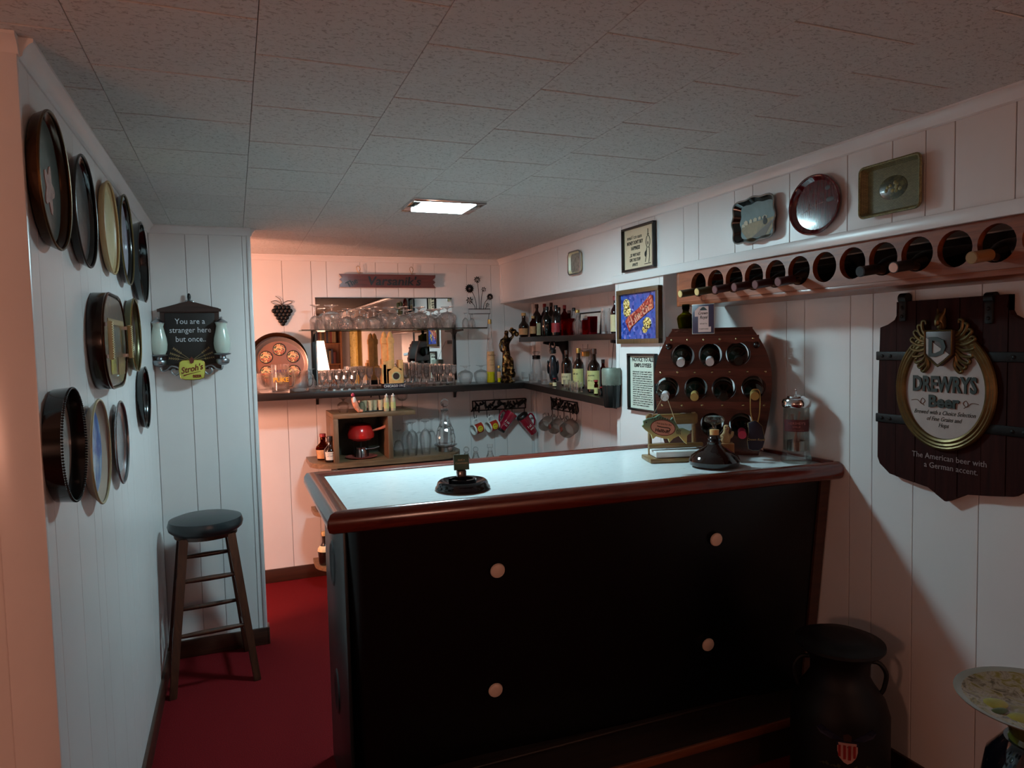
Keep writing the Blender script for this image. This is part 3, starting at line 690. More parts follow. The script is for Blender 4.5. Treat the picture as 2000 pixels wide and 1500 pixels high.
# smiley cups
for q, (px, py, lab) in enumerate(((933, 836, 'white cup with smiley face hanging first on the hook rack'), (962, 831, 'white cup with smiley face hanging beside the crimson tumblers'))):
    v = at(px, py, 1, YB-.06); t = T('smiley_cup', lab, 'cup', v, rot=(10, 62, 0), group='cups on the hook rack')
    O('body', lathe(BM(), [(0, -.04), (.036, -.04), (.038, -.036), (.038, .04), (.035, .04), (.035, -.034), (0, -.034)], 24), white_m, t)
    O('red_band', lathe(BM(), [(.0386, -.026), (.0386, .03)], 20, None, 205, 335), M('red_band_print', 'b3301f', .4), t)
    O('handle', tube(BM(), smoothpts([(.036, .0, .025), (.06, 0, .022), (.064, 0, -.01), (.037, 0, -.022)], 5), .005, 8), white_m, t)
    g = O('smiley_face', lathe(BM(), [(0, .0004), (.021, .0004)], 24, tr(0, -.0395, .004) @ OUT), M('smiley_yellow', 'd7c02a', .4), t)
    b = BM(); ball(b, (.006, -.0405, .010), .0034, (1.3, .3, .8), 6); ball(b, (.006, -.0405, -.003), .0034, (1.3, .3, .8), 6)
    tube(b, [(-.001-.012*math.sin(a_), -.0405, .003+.013*math.cos(a_)) for a_ in [R(40+100*i/8) for i in range(9)]], .0012, 5)
    O('face_lines', b, black_m, g)
    t.rotation_euler = (0, R(-104), R(14))
crim = M('crimson_plastic', '8e0f2a', .18, coat=.5)
for px, py, ang, lab in ((989, 823, 38, 'crimson travel tumbler with white lettering hanging tilted on the hook rack'), (1031, 829, -35, 'crimson travel tumbler with black lid hanging last on the hook rack')):
    v = at(px, py, 1, YB-.06); t = T('travel_tumbler', lab, 'tumbler', v, rot=(0, ang, 0))
    O('body', lathe(BM(), [(0, -.075), (.028, -.075), (.03, -.072), (.042, .07), (.039, .07), (.027, -.068), (0, -.068)], 24), crim, t)
    O('lid' if ang < 0 else 'base_ring', lathe(BM(), [(0, .088), (.038, .086), (.044, .078), (.044, .066), (.0, .066)] if ang < 0 else [(0, -.078), (.03, -.078), (.033, -.066), (.0305, -.064), (0, -.064)], 24), black_m, t)
    hs = 1 if ang < 0 else -1
    O('handle', tube(BM(), smoothpts([(hs*.04, 0, .05), (hs*.066, 0, .045), (hs*.064, 0, -.0), (hs*.034, 0, -.035)], 5), .006, 8), crim, t)
    scribble(t, -.022, .022, -.012, .017, -.0425, white_m, int(px)); scribble(t, -.016, .02, -.034, .014, -.041, white_m, int(px)+1)
for px, py, lab in ((1066, 828, 'frosted glass mug hanging first on the niche hook rack'), (1085, 833, 'frosted glass mug with brown crest hanging second on the niche rack'), (1110, 838, 'large round frosted glass mug hanging last on the niche rack')):
    v = at(px, py, 0, XW-.07); t = T('frosted_mug', lab, 'mug', v, rot=(0, 65, -90))
    rr_ = .05 if 'large' in lab else .041
    O('body', lathe(BM(), [(0, -.05), (rr_*.8, -.05), (rr_, -.03), (rr_, .05), (rr_-.003, .05), (rr_-.003, -.028), (0, -.045)], 24), glass('glass_frosted', 'e8e4e0', .6, .35), t)
    O('handle', tube(BM(), smoothpts([(-rr_+.002, 0, .03), (-rr_-.026, 0, .024), (-rr_-.026, 0, -.018), (-rr_+.002, 0, -.026)], 5), .005, 8), MATS['glass_frosted'], t)
    if 'first' not in lab: O('crest', box(BM(), -.014, .014, -rr_-.001, -rr_+.004, -.014, .016, .001), M('crest_print', '6d2414', .5), t)
# ================================================================== liquor in the niche
def npos(px, X, low): 
    z = SH if low else US
    Y = yat(px, X, z+.08); z = (zz(Y) if Y < 4.2 else SH) if low else US
    return Vector((X, Y, z+.0005))
crys = glass('glass_crystal', 'f2f2f0', .6)
red_g = glass('glass_red', 'd8202c', .35); pink_g = glass('glass_rose', 'c8687a', .35)
dk_b = M('black_bottle_glass', '070707', .08, coat=.4); wine_b = M('red_black_bottle_glass', '23060a', .1, coat=.4)
U = [  # px, X, top py, width px, style, glass, cap, label mat, label zone, label text
 (1023, 1.86, 611, 21, 'squat', brown_glass, cap_tan, lab_tan, (.1, .36), 'squat dark bottle with tan cap and tan label at the corner of the upper shelf'),
 (1041, 1.86, 617, 13, 'plain', amber, cap_tan, lab_tan, (.15, .5), 'small amber bottle with pale cap on the upper shelf'),
 (1049, 1.90, 594, 17, 'wine', brown_glass, cap_brown, lab_cream, (.05, .42), 'tall brown bottle with cream label on the upper shelf'),
 (1064, 1.95, 593, 15, 'wine', wine_b, cap_red, None, None, 'dark wine-red bottle at the back of the upper shelf'),
 (1068, 1.84, 599, 20, 'bourbon', dkgreen_glass, cap_black, None, None, 'dark green square-shouldered bottle without label on the upper shelf'),
 (1077, 1.953, 591, 14, 'plain', brown_glass, cap_brown, lab_cream, (.15, .5), 'tall brown bottle behind the dark green bottle'),
 (1086, 1.87, 596, 18, 'wine', dk_b, cap_black, lab_red, (.12, .42), 'black glass bottle with crimson label on the upper shelf'),
 (1103, 1.94, 596, 15, 'plain', pink_g, cap_red, lab_red, (.2, .5), 'rose-coloured slim bottle at the back of the upper shelf'),
 (1112, 1.95, 606, 8, 'tall', amber, cap_brown, None, None, 'thin amber miniature behind the red tumblers'),
 (1128, 1.87, 605, 21, 'squat', clear, cap_gold, None, None, 'clear flask bottle with gold cap in front of the small framed picture'),
 (1034, 1.955, 606, 13, 'wine', wine_b, cap_red, None, None, 'slender red-black bottle behind the small amber bottle'),
 (1092, 1.955, 600, 12, 'wine', dkgreen_glass, cap_black, None, None, 'slim dark green bottle behind the crimson-labelled bottle'),
 (1121, 1.955, 601, 12, 'plain', clear, cap_black, None, None, 'clear black-capped bottle behind the second red tumbler'),
 (1202, 1.87, 578, 19, 'bourbon', wine_b, cap_red, lab_cream, (.05, .5), 'tall dark bottle with cream label half hidden by the column')]
for px, X, ty, wd, st, gm, cp, lm, lz, lab in U:
    p = npos(px, X, False); top = at(px, ty, 0, X).z
    bottle(lab, p, top-p.z, mpx(wd/2, p), st, gm, cp, lm, lz or (.1, .4), rotz=-50)
def tumbler(label, p, h, r, m, name='tumbler', cat='glass', group=None):
    return tag(O(name, lathe(BM(), [(0, 0), (r*.9, 0), (r*.93, .004), (r, h), (r-.002, h), (r*.9-.002, .012), (0, .01)], 20), m, loc=p), label, cat, group)
for px, X, ty, wd, m_, lab in ((1103, 1.84, 624, 15, red_g, 'tall red glass tumbler beside the gold-capped flask'), (1116, 1.86, 622, 14, red_g, 'second red glass tumbler touching the gold-capped flask'),
                              (1143, 1.87, 625, 13, red_g, 'narrow red glass tumbler in front of the framed picture'), (1157, 1.86, 618, 20, pink_g, 'wide ruby glass jar in front of the framed picture'),
                              (1183, 1.86, 602, 19, clear, 'tall clear cylinder glass near the column')):
    p = npos(px, X, False); tumbler(lab, p, at(px, ty, 0, X).z-p.z, mpx(wd/2, p), m_)
yy0, yy1 = yat(1131, 1.955, 1.55), yat(1174, 1.955, 1.55)
pf = T('picture_frame', 'small dark framed picture leaning behind the bottles on the upper shelf', 'picture', (1.957, (yy0+yy1)/2, US), rot=(-5, 0, -90))
ww = (yy0-yy1)/2
def frame(t, w_, z0, z1, e, m_, d=.012, pm=None, inset=.004):
    b = BM()
    for a in ((-w_, w_, z1-e, z1), (-w_, w_, z0, z0+e), (-w_, -w_+e, z0+e, z1-e), (w_-e, w_, z0+e, z1-e)): box(b, a[0], a[1], -d, 0, a[2], a[3], .0015)
    O('frame', b, m_, t)
    if pm: O('picture', box(BM(), -w_+e, w_-e, -inset, -.001, z0+e, z1-e), pm, t, smooth=False)
frame(pf, ww, 0, .135, .008, black_m, .01, lab_white)
O('photo_print', box(BM(), -ww*.7, ww*.6, -.0055, -.004, .03, .1), M('blue_grey_print', '3b4350', .5, var=.3, vscale=40), pf, smooth=False)
# lower niche shelf
L = [(1107, 1.89, 684, 21, 'wine', brown_glass, cap_brown, lab_cream, (.06, .36), 'brown wine bottle with cream label on the lower niche shelf', [(None, .011, .25)]),
     (1130, 1.872, 680, 22, 'bourbon', brown_glass, cap_gold, lab_yg, (.06, .5), 'brown whiskey bottle with yellow-green label behind the shot glasses', [(None, .016, .36)]),
     (1160, 1.86, 681, 26, 'bourbon', brown_glass, cap_brown, lab_yg, (.08, .5), 'largest brown whiskey bottle with tall yellow-green label', [(None, .013, .38), (None, .011, .26)]),
     (1178, 1.94, 702, 14, 'plain', amber, cap_black, None, None, 'amber bottle with black cap near the end of the lower niche shelf', None)]
for px, X, ty, wd, st, gm, cp, lm, lz, lab, tx in L:
    p = npos(px, X, True); bottle(lab, p, at(px, ty, 0, X).z-p.z, mpx(wd/2, p), st, gm, cp, lm, lz or (.1, .4), rotz=-50, txt=tx)
for px, X, ty, wd, gm, lm, lab in ((1083, 1.80, 738, 8, dk_b, lab_cream, 'miniature black bottle at the bird decanter foot'), (1164, 1.80, 742, 8, amber, lab_yg, 'miniature amber bottle in front of the largest whiskey bottle'), (1174, 1.80, 756, 9, dk_b, None, 'miniature black round bottle at the end of the lower niche shelf')):
    p = npos(px, X, True); bottle(lab, p, max(.05, at(px, ty, 0, X).z-p.z), mpx(wd/2, p), 'plain', gm, cap_red, lm, (.1, .5), rotz=-50)
p = npos(1144, 1.945, True); h = at(1144, 672, 0, 1.945).z-p.z; r = mpx(10, p)
dc = T('glass_decanter', 'tall clear decanter with gold collar and wide glass stopper among the whiskey bottles', 'decanter', p)
O('body', lathe(BM(), [(0, 0), (r, 0), (r, h*.62), (r*.75, h*.72), (r*.7, h*.78), (r*.65, h*.78), (r*.9, h*.6), (r*.92, .01), (0, .01)], 20), clear, dc)
O('collar', lathe(BM(), [(r*.72, h*.72), (r*.8, h*.73), (r*.8, h*.82), (r*.72, h*.83)], 20), cap_gold, dc)
O('stopper', lathe(BM(), [(0, h*.8), (r*.6, h*.82), (r*1.15, h*.87), (r*1.15, h*.885), (r*.55, h*.9), (r*.6, h), (0, h)], 20), clear, dc)
p = npos(1048, 1.84, True); h = at(1048, 686, 0, 1.84).z-p.z; r = mpx(8.5, p)
dc = T('glass_decanter', 'slim clear decanter with black and silver neck band in the niche corner', 'decanter', p)
O('body', lathe(BM(), [(0, 0), (r*1.1, 0), (r*1.1, h*.5), (r*.85, h*.7), (r*.8, h*.74), (r*.7, h*.74), (r, h*.48), (r, .01), (0, .01)], 20), clear, dc)
O('neck_band', lathe(BM(), [(r*.78, h*.74), (r*.95, h*.745), (r*.95, h*.79), (r*.88, h*.8), (r*.95, h*.81), (r*.95, h*.86), (r*.8, h*.87), (0, h*.87)], 20), M('band_black_silver', '2a2a2c', .2, .9), dc)
O('stopper', lathe(BM(), [(r*.5, h*.87), (r*1.0, h*.97), (r*.6, h), (0, h)], 16), thin, dc)
etched = M('etched_print', '6d5a50', .6)
for px, X, ty, wd, lab in ((1029, 1.84, 726, 22, 'etched straight glass at the niche corner'), (1041, 1.80, 730, 18, 'etched short glass in front of the slim decanter'), (1066, 1.83, 724, 20, 'etched glass between slim decanter and bird decanter')):
    p = npos(px, X, True); h = at(px, ty, 0, X).z-p.z; r = mpx(wd/2, p)
    t = T('etched_glass', lab, 'glass', p, -35)
    O('body', lathe(BM(), [(0, 0), (r*.9, 0), (r*.93, .004), (r, h), (r-.002, h), (r*.9-.002, .012), (0, .01)], 20), clear, t)
    scribble(t, -r*.6, r*.6, h*.28, .013, -r-.001, etched, int(px))
sg_ = gmesh('goblet', .05, .017, False, 12)
for k_, (px, X) in enumerate(((1106, 1.80), (1115, 1.79), (1124, 1.82), (1131, 1.79), (1120, 1.77))):
    p = npos(px, X, True); tumbler('clear shot glass in the cluster before the whiskey bottles', p, .055, .0185, clear, 'shot_glass', 'glass', 'shot glasses on the niche shelf')
# bird decanter
p = npos(1080, 1.86, True); k = mpx(1, p)
bd = T('bird_decanter', 'dark metallic bird-shaped decanter with ring stopper in the niche', 'decanter', p, -35)
birdm = M('gunmetal_glaze', '3a3b40', .18, .6, var=.4, vscale=25)
skinned('bird_body', [(0, 0, 12*k, 5*k), (0, 0, 24*k, 9*k, 8*k), (0, 0, 38*k, 10*k, 8.5*k), (0, 0, 50*k, 7*k, 6.5*k), (0, 0, 58*k, 5*k), (-4*k, 0, 6*k, 2.4*k), (4*k, 0, 6*k, 2.4*k), (6*k, 3*k, 16*k, 3*k), (9*k, 4*k, 6*k, 2*k)], [(0, 1), (1, 2), (2, 3), (3, 4), (0, 5), (0, 6), (0, 7), (7, 8)], birdm, bd)
for s_ in (-1, 1): O('wing', ball(BM(), (s_*9.5*k, 1*k, 34*k), 9*k, (.28, .6, 1.5), 10), M('gunmetal_wing', '24252a', .25, .6, bp=.5, bscale=200), bd)
O('feet', box(BM(), -7*k, 7*k, -6*k, 5*k, 0, 3.5*k, .002), M('bird_feet_ochre', '8a6a35', .5), bd)
O('neck_ring', lathe(BM(), [(5*k, 60*k), (6.5*k, 61*k), (6.5*k, 68*k), (5*k, 69*k), (0, 69*k)], 18), black_m, bd)
O('ring_stopper', tube(BM(), [(5*k*math.cos(a), 0, 77*k+8*k*math.sin(a)) for a in [2*math.pi*i/20 for i in range(20)]], 2.2*k, 8, True), birdm, bd)
# ribbed mug at shelf end
p = Vector((1.702, yat(1195, 1.702, 1.25), 1.135)); k = mpx(1, p)
rm = T('ribbed_mug', 'black ribbed mug with grey-green upper band hanging at the niche shelf end', 'mug', p, -40)
O('ribbed_body', lathe(BM(), [(0, 0), (14*k, 0), (16*k, 3*k), (19*k, 44*k), (0, 44*k)], 48, scallop=(14, .035)), M('black_ribbed_ceramic', '0b0f0e', .35), rm)
O('upper_band', lathe(BM(), [(18.5*k, 43*k), (19.5*k, 46*k), (19.5*k, 74*k), (17.5*k, 77*k), (14*k, 74*k), (0, 74*k)], 32), M('verdigris_leather', '6d7468', .5, .2, var=.3, vscale=20, bp=.3), rm)
O('handle', tube(BM(), smoothpts([(18*k, 0, 66*k), (25*k, 0, 66*k), (27*k, 0, 55*k), (24*k, 0, 42*k), (18*k, 0, 40*k)], 5), 2.2*k, 8), M('handle_brown', '3b2418', .4), rm)
O('hanging_loop', tube(BM(), [(0, 0, 74*k), (.0, .03, 100*k), (.0, .09, 141*k)], .0016, 6), iron_m, rm)
# ================================================================== back cabinet
oak = wood('weathered_oak', '5d452f', '86694a', .5, 6, 0, .1); oakv = wood('weathered_oak_upright', '59422d', '80644a', .5, 6, 2, .1)
YF = 4.15
cab = T('back_cabinet', 'weathered wood back-bar cabinet with open cubby and rounded shelf ends', 'cabinet', (0, 0, 0))
xa, xb, xc, xr_ = at(653, 870, 1, YF)[0], at(760, 860, 1, YF)[0], at(813, 812, 1, YF)[0], at(860, 890, 1, YF)[0]
ZT, ZB = 1.035, .775
def roundshelf(z, x0_, x1_, r0, r1, th=.03):
    pts = []
    d = YB-.02-YF
    for i in range(9): a = math.pi/2*(1-i/8); pts.append((x0_+r0-r0*math.sin(math.pi/2*(1-i/8)), YF+d*.0+(r0-r0*math.cos(a))))
    q = [(x0_, YB-.02), (x0_, YF+r0)]+[(x0_+r0-r0*math.cos(R(90)*i/8), YF+r0-r0*math.sin(R(90)*i/8)) for i in range(9)]
    q += [(x1_-r1+r1*math.sin(R(90)*i/8), YF+r1-r1*math.cos(R(90)*i/8)) for i in range(9)]+[(x1_, YB-.02)]
    return quadprism(BM(), q, q, z-th, z)
xl_ = at(606, 905, 1, YF+.1)[0]
O('shelf_board', roundshelf(ZB, xl_, at(905, 885, 1, YF+.1)[0], .15, .2), oak, cab, ang=30)
O('top_board', box(BM(), xa, xc, YF+.02, YB-.02, ZT, ZT+.028, .003), oak, cab)
O('side_panel', box(BM(), xa, xa+.03, YF+.02, YB-.02, ZB, ZT, .002), oakv, cab)
O('divider', box(BM(), xb, xb+.028, YF+.02, YB-.02, ZB, ZT, .002), oakv, cab)
O('back_panel', box(BM(), xa+.03, xb, YB-.04, YB-.021, ZB, ZT), M('cubby_back_green_grey', '4c4a3c', .6), cab, smooth=False)
O('cabinet_body', box(BM(), xa+.02, xr_+.1, YF+.06, YB-.02, .0, ZB-.031, .003), M('dark_cabinet_wood', '2a1d15', .5), cab)
for z in (.475, .15):
    q = [(xa+.02, YB-.1), (xa+.02, YF+.02)]+[(xa+.02-.14*math.sin(R(90)*i/8), YF+.17-.15*math.cos(R(90)*i/8)) for i in range(9)]+[(xa-.12, YB-.1)]
    O('corner_shelf', quadprism(BM(), q, q, z-.025, z), oak, cab, ang=30)
low = T('low_counter', 'low wooden counter behind the bar under the hook racks', 'counter', (0, 0, 0))
O('counter_top', box(BM(), xr_+.11, XW-.02, 4.12, YB-.015, .60, .63, .003), oak, low); O('counter_body', box(BM(), xr_+.115, XW-.02, 4.16, YB-.02, 0, .60), M('dark_cabinet_wood', '2a1d15', .5), low)
def cpos(px, z, Y): return Vector((xat(px, Y, z), Y, z+.0005))
# bottles on the rounded end
p = cpos(632, ZB, YF+.20); h = at(630, 847, 1, p.y).z-p.z
rt_ = bottle('round amber jug bottle with red cap on the rounded shelf end', p, h, mpx(14, p), 'squat', amber, cap_red, lab_tan, (.06, .4), (.88, 1.0), (amb_liq, .5))
O('handle', tube(BM(), [(.012+.016*math.cos(a), 0, h*.75+.02*math.sin(a)) for a in [2*math.pi*i/16 for i in range(16)]], .003, 6, True), amber, rt_)
p = cpos(646, ZB, YF+.085); h = at(644, 852, 1, p.y).z-p.z
bottle('black flared liqueur bottle with white label on the rounded shelf end', p, h, mpx(13, p), 'squat', brown_glass, cap_black, lab_white, (.1, .42), (.84, 1.0), arc=55, txt=[(None, .008, .34), (None, .012, .24)])
# fondue pot
pc = Vector(((xa+xb)/2+.02, YF+.16, ZB+.0005)); k = mpx(1, pc)
fd = T('fondue_pot', 'red enamel fondue pot with wooden handle on a burner stand', 'pot', pc)
O('drip_tray', lathe(BM(), [(0, .002), (22*k, .002), (30*k, .006), (31*k, .009), (29*k, .009), (22*k, .0), (0, 0)], 32), M('salmon_enamel', 'b3554a', .25), fd)
O('burner', lathe(BM(), [(0, .004), (11*k, .004), (11*k, 14*k), (9*k, 17*k), (10*k, 20*k), (0, 21*k)], 24), silver, fd)
O('burner_handle', tube(BM(), [(9*k, -2*k, 16*k), (24*k, -6*k, 17*k), (34*k, -8*k, 20*k)], 1*k, 6), silver, fd)
b = BM()
for a in (20, 140, 260): tube(b, [(15*k*math.cos(R(a)), 15*k*math.sin(R(a)), .004), (15*k*math.cos(R(a)), 15*k*math.sin(R(a)), 33*k)], 1.3*k, 6)
tube(b, [(15*k*math.cos(t), 15*k*math.sin(t), 33*k) for t in [2*math.pi*i/20 for i in range(20)]], 1.2*k, 6, True)
O('stand', b, black_m, fd)
O('pot_body', lathe(BM(), [(0, 34*k), (19*k, 34*k), (25*k, 39*k), (26*k, 46*k), (20*k, 63*k), (18.5*k, 64*k), (23*k, 46*k), (0, 38*k)], 32), red_m, fd)
O('lid', lathe(BM(), [(20*k, 62*k), (18*k, 65*k), (8*k, 68*k), (0, 69*k)], 24), M('dark_red_enamel', '5e0f10', .25), fd)
O('lid_knob', tube(BM(), [(4*k*math.cos(a), 0, 72*k+4*k*math.sin(a)) for a in [2*math.pi*i/14 for i in range(14)]], .9*k, 6, True), black_m, fd)
o = O('handle', tube(BM(), [(22*k, -8*k, 52*k), (36*k, -14*k, 56*k), (50*k, -18*k, 61*k)], [2*k, 2.6*k, 3.8*k], 10), M('pink_wood_handle', 'b8634a', .4), fd)
# top board items
zt = ZT+.028
p = cpos(671, zt, YF+.1); place_glass('stemmed_glass', gmesh('snifter', mpx(29, p), mpx(12, p), True, 16, thin), 'small balloon glass upside down beside the santa figurine', p)
p = cpos(786, zt, YF+.12); place_glass('stemmed_glass', gmesh('coupe', mpx(30, p), mpx(11, p), False, 16, thin), 'thin coupe glass at the end of the cabinet top', p)
p = cpos(697, zt, YF+.06); k = mpx(1, p)
sn = T('santa_figurine', 'seated ceramic santa figurine with crimson hat on the cabinet top', 'figurine', p)
skinned('figure_body', [(0, 0, 6*k, 6*k), (-3*k, 0, 15*k, 6*k, 5*k), (-5*k, 0, 24*k, 5*k), (-7*k, 0, 31*k, 4.6*k), (5*k, -3*k, 4*k, 3.4*k), (12*k, -4*k, 3*k, 3*k), (2*k, -4*k, 18*k, 2.5*k), (6*k, -5*k, 24*k, 2*k)], [(0, 1), (1, 2), (2, 3), (0, 4), (4, 5), (1, 6), (6, 7)], M('ceramic_cream_red', 'd08a6c', .3, var=.35, vscale=40), sn)
O('hat', lathe(BM(), [(0, 41*k), (3*k, 40*k), (4.8*k, 36*k), (4.6*k, 32.5*k), (0, 32*k)], 16, tr(-7*k, 0, 0)), M('crimson_glaze', 'a81f3f', .3), sn)
O('beard', ball(BM(), (-5*k, -3.6*k, 25*k), 4*k, (.9, .6, 1.6)), white_m, sn)
O('sack', lathe(BM(), [(0, 0), (6*k, 1*k), (7*k, 9*k), (5*k, 19*k), (0, 21*k)], 16, tr(11*k, 4*k, 0)), M('sack_grey_green', '6d6a52', .5), sn)
cu = T('cup_caddy', 'dark wire caddy of small cream cups on the cabinet top', 'caddy', cpos(728, zt, YF+.09))
p = cu.location; k = mpx(1, p)
O('tray_base', box(BM(), -20*k, 20*k, -8*k, 8*k, 0, 2*k, .001), black_m, cu)
O('carry_handle', tube(BM(), smoothpts([(14*k, 0, 0), (14*k, 0, 28*k), (8*k, 0, 34*k), (0, 0, 33*k), (-3*k, 0, 27*k)], 5), 1.3*k, 6), black_m, cu)
for i in range(4):
    O('cup', lathe(BM(), [(0, 2*k), (3.8*k, 2*k), (5.4*k, 22*k), (4.8*k, 22*k), (3.5*k, 5*k), (0, 5*k)], 16, tr((-15+10*i)*k, (-3 if i % 2 else 3)*k, 0)), M('cup_cream', 'c9b48f', .4, var=.15, vscale=60), cu)
for px, lab in ((755, 'first miniature cream bottle with round label on the cabinet top'), (768, 'second miniature cream bottle at the edge of the cabinet top')):
    p = cpos(px, zt, YF+.06); bottle(lab, p, mpx(34, p), mpx(5.2, p), 'plain', M('cream_bottle', 'b9a989', .25), white_m, lab_yg, (.15, .5), (.84, 1.0), name='miniature_bottle')
# stemware on the open end of the cabinet
for px, dy, hh_, wd, kd, lab in ((779, .05, 52, 22, 'goblet', 'upside-down wine glass against the cabinet divider'), (796, .13, 60, 24, 'snifter', 'upside-down wine glass second from the cabinet divider'), (806, .04, 66, 24, 'snifter', 'large upside-down wine glass in the middle of the cabinet group'),
                                 (820, .14, 66, 22, 'goblet', 'upside-down wine glass at the rear of the cabinet group'), (832, .04, 66, 24, 'snifter', 'upside-down wine glass nearest the crystal decanter'), (844, .2, 62, 20, 'goblet', 'upside-down wine glass behind the crystal decanter side')):
    p = cpos(px, ZB, YF+.03+dy); place_glass('wine_glass', gmesh(kd, mpx(hh_, p), mpx(wd/2, p), True, 16, thin), lab, p, 'wine glasses on the cabinet')
p = cpos(871, ZB, YF+.14); k = mpx(1, p)
cs = T('silver_coaster', 'round silver coaster under the crystal decanter', 'coaster', p)
O('bowl', lathe(BM(), [(0, .001), (14*k, 0), (15*k, 9*k), (22*k, 12*k), (22.5*k, 13.5*k), (14*k, 11.5*k), (13*k, 4*k), (0, 4*k)], 32), silver, cs)
cd = T('crystal_decanter', 'cut-crystal decanter with ball stopper on a silver coaster', 'decanter', (p.x, p.y, p.z+4.5*k))
m, nt, b_ = newmat('glass_cut_crystal'); nt.nodes.remove(b_); g = nd(nt, 'ShaderNodeBsdfGlass', Roughness=.03, IOR=1.5); t_ = nd(nt, 'ShaderNodeBsdfTransparent'); mx = nd(nt, 'ShaderNodeMixShader'); mx.inputs[0].default_value = .75
nt.links.new(t_.outputs[0], mx.inputs[1]); nt.links.new(g.outputs[0], mx.inputs[2]); nt.links.new(mx.outputs[0], nt.nodes['Material Output'].inputs[0])
prof = [(0, 0), (12*k, 0), (15*k, 4*k), (18.5*k, 13*k), (19*k, 22*k), (16.5*k, 36*k), (11*k, 50*k), (8*k, 60*k), (7*k, 72*k), (8.5*k, 76*k), (8*k, 78*k), (5*k, 77*k)]
fine = []
for (a, za), (c, zc) in zip(prof, prof[1:]):
    for i in range(3): fine.append((a+(c-a)*i/3, za+(zc-za)*i/3))
b = BM(); lathe(b, fine+[prof[-1], (0, 70*k)], 36)
for vt in b.verts:
    if 3*k < vt.co.z < 55*k:
        a = math.atan2(vt.co.y, vt.co.x); q = 1+.05*(math.cos(12*a+vt.co.z/k*.45)*math.cos(12*a-vt.co.z/k*.45)); vt.co.x *= q; vt.co.y *= q
O('body', b, m, cd, smooth=False); O('stopper', ball(lathe(BM(), [(0, 74*k), (4*k, 75*k), (4*k, 84*k), (0, 84*k)], 12), (0, 0, 90*k), 8.5*k, n=8), m, cd, smooth=False)
# lower corner shelves
p = cpos(629, .475, YF+.12); k = mpx(1, p)
vz = T('round_vase', 'small dark round pot with speckled shoulder on the middle corner shelf', 'pot', p)
O('body', lathe(BM(), [(0, 0), (8*k, 0), (13*k, 8*k), (12.5*k, 14*k), (0, 14*k)], 20), M('dark_brown_glaze', '1d100c', .25), vz); O('shoulder', lathe(BM(), [(12.5*k, 14*k), (10*k, 21*k), (5*k, 24*k), (0, 24*k)], 20), M('speckled_cream', 'c9a582', .5, var=.4, vscale=80), vz)
p = cpos(636, .15, YF+.12); bottle('dark bottle with pale patterned shoulder on the lowest corner shelf', p, .2, mpx(14, p), 'squat', M('dark_brown_glaze', '1d100c', .25), cap_tan, lab_cream, (.42, .58), name='ceramic_bottle', arc=120)
# bottle tops seen over the bar
for px, ty, st, lab in ((912, 872, 'ball', 'clear decanter with ball stopper behind the bar next to the cabinet end'), (930, 872, 'ball', 'clear decanter with round ball stopper behind the middle of the bar'), (958, 868, 'cork', 'clear bottle with flat glass stopper behind the bar')):
    p = cpos(px, .6305, 4.28) if px > 915 else cpos(px, .6305, 4.26); h = at(px, ty, 1, p.y).z-p.z; r = mpx(10, p)
    t = T('stoppered_bottle', lab, 'decanter', p)
    O('body', lathe(BM(), [(0, 0), (r, 0), (r, h*.45), (r*.5, h*.6), (r*.45, h*.72), (r*.55, h*.74), (r*.4, h*.74), (r*.9, h*.43), (r*.9, .008), (0, .008)], 18), clear, t)
    O('stopper', ball(lathe(BM(), [(0, h*.66), (r*.36, h*.68), (r*.36, h*.8), (0, h*.8)], 12), (0, 0, h*.88), h*.12) if st == 'ball' else lathe(BM(), [(0, h*.68), (r*.4, h*.7), (r*.4, h*.86), (r*.6, h*.88), (r*.6, h), (0, h)], 14), thin, t)
p = cpos(985, .6305, 4.24); h = at(985, 889, 1, p.y).z-p.z
rb = T('red_canister', 'reddish-brown lidded canister behind the bar', 'canister', p)
O('body', lathe(BM(), [(0, 0), (.032, 0), (.034, .01), (.034, h-.02), (0, h-.02)], 20), M('russet_enamel', '7a2f24', .4), rb); O('lid', lathe(BM(), [(0, h), (.033, h-.004), (.036, h-.012), (.036, h-.02), (0, h-.02)], 20), M('russet_lid', '8f4030', .35), rb)
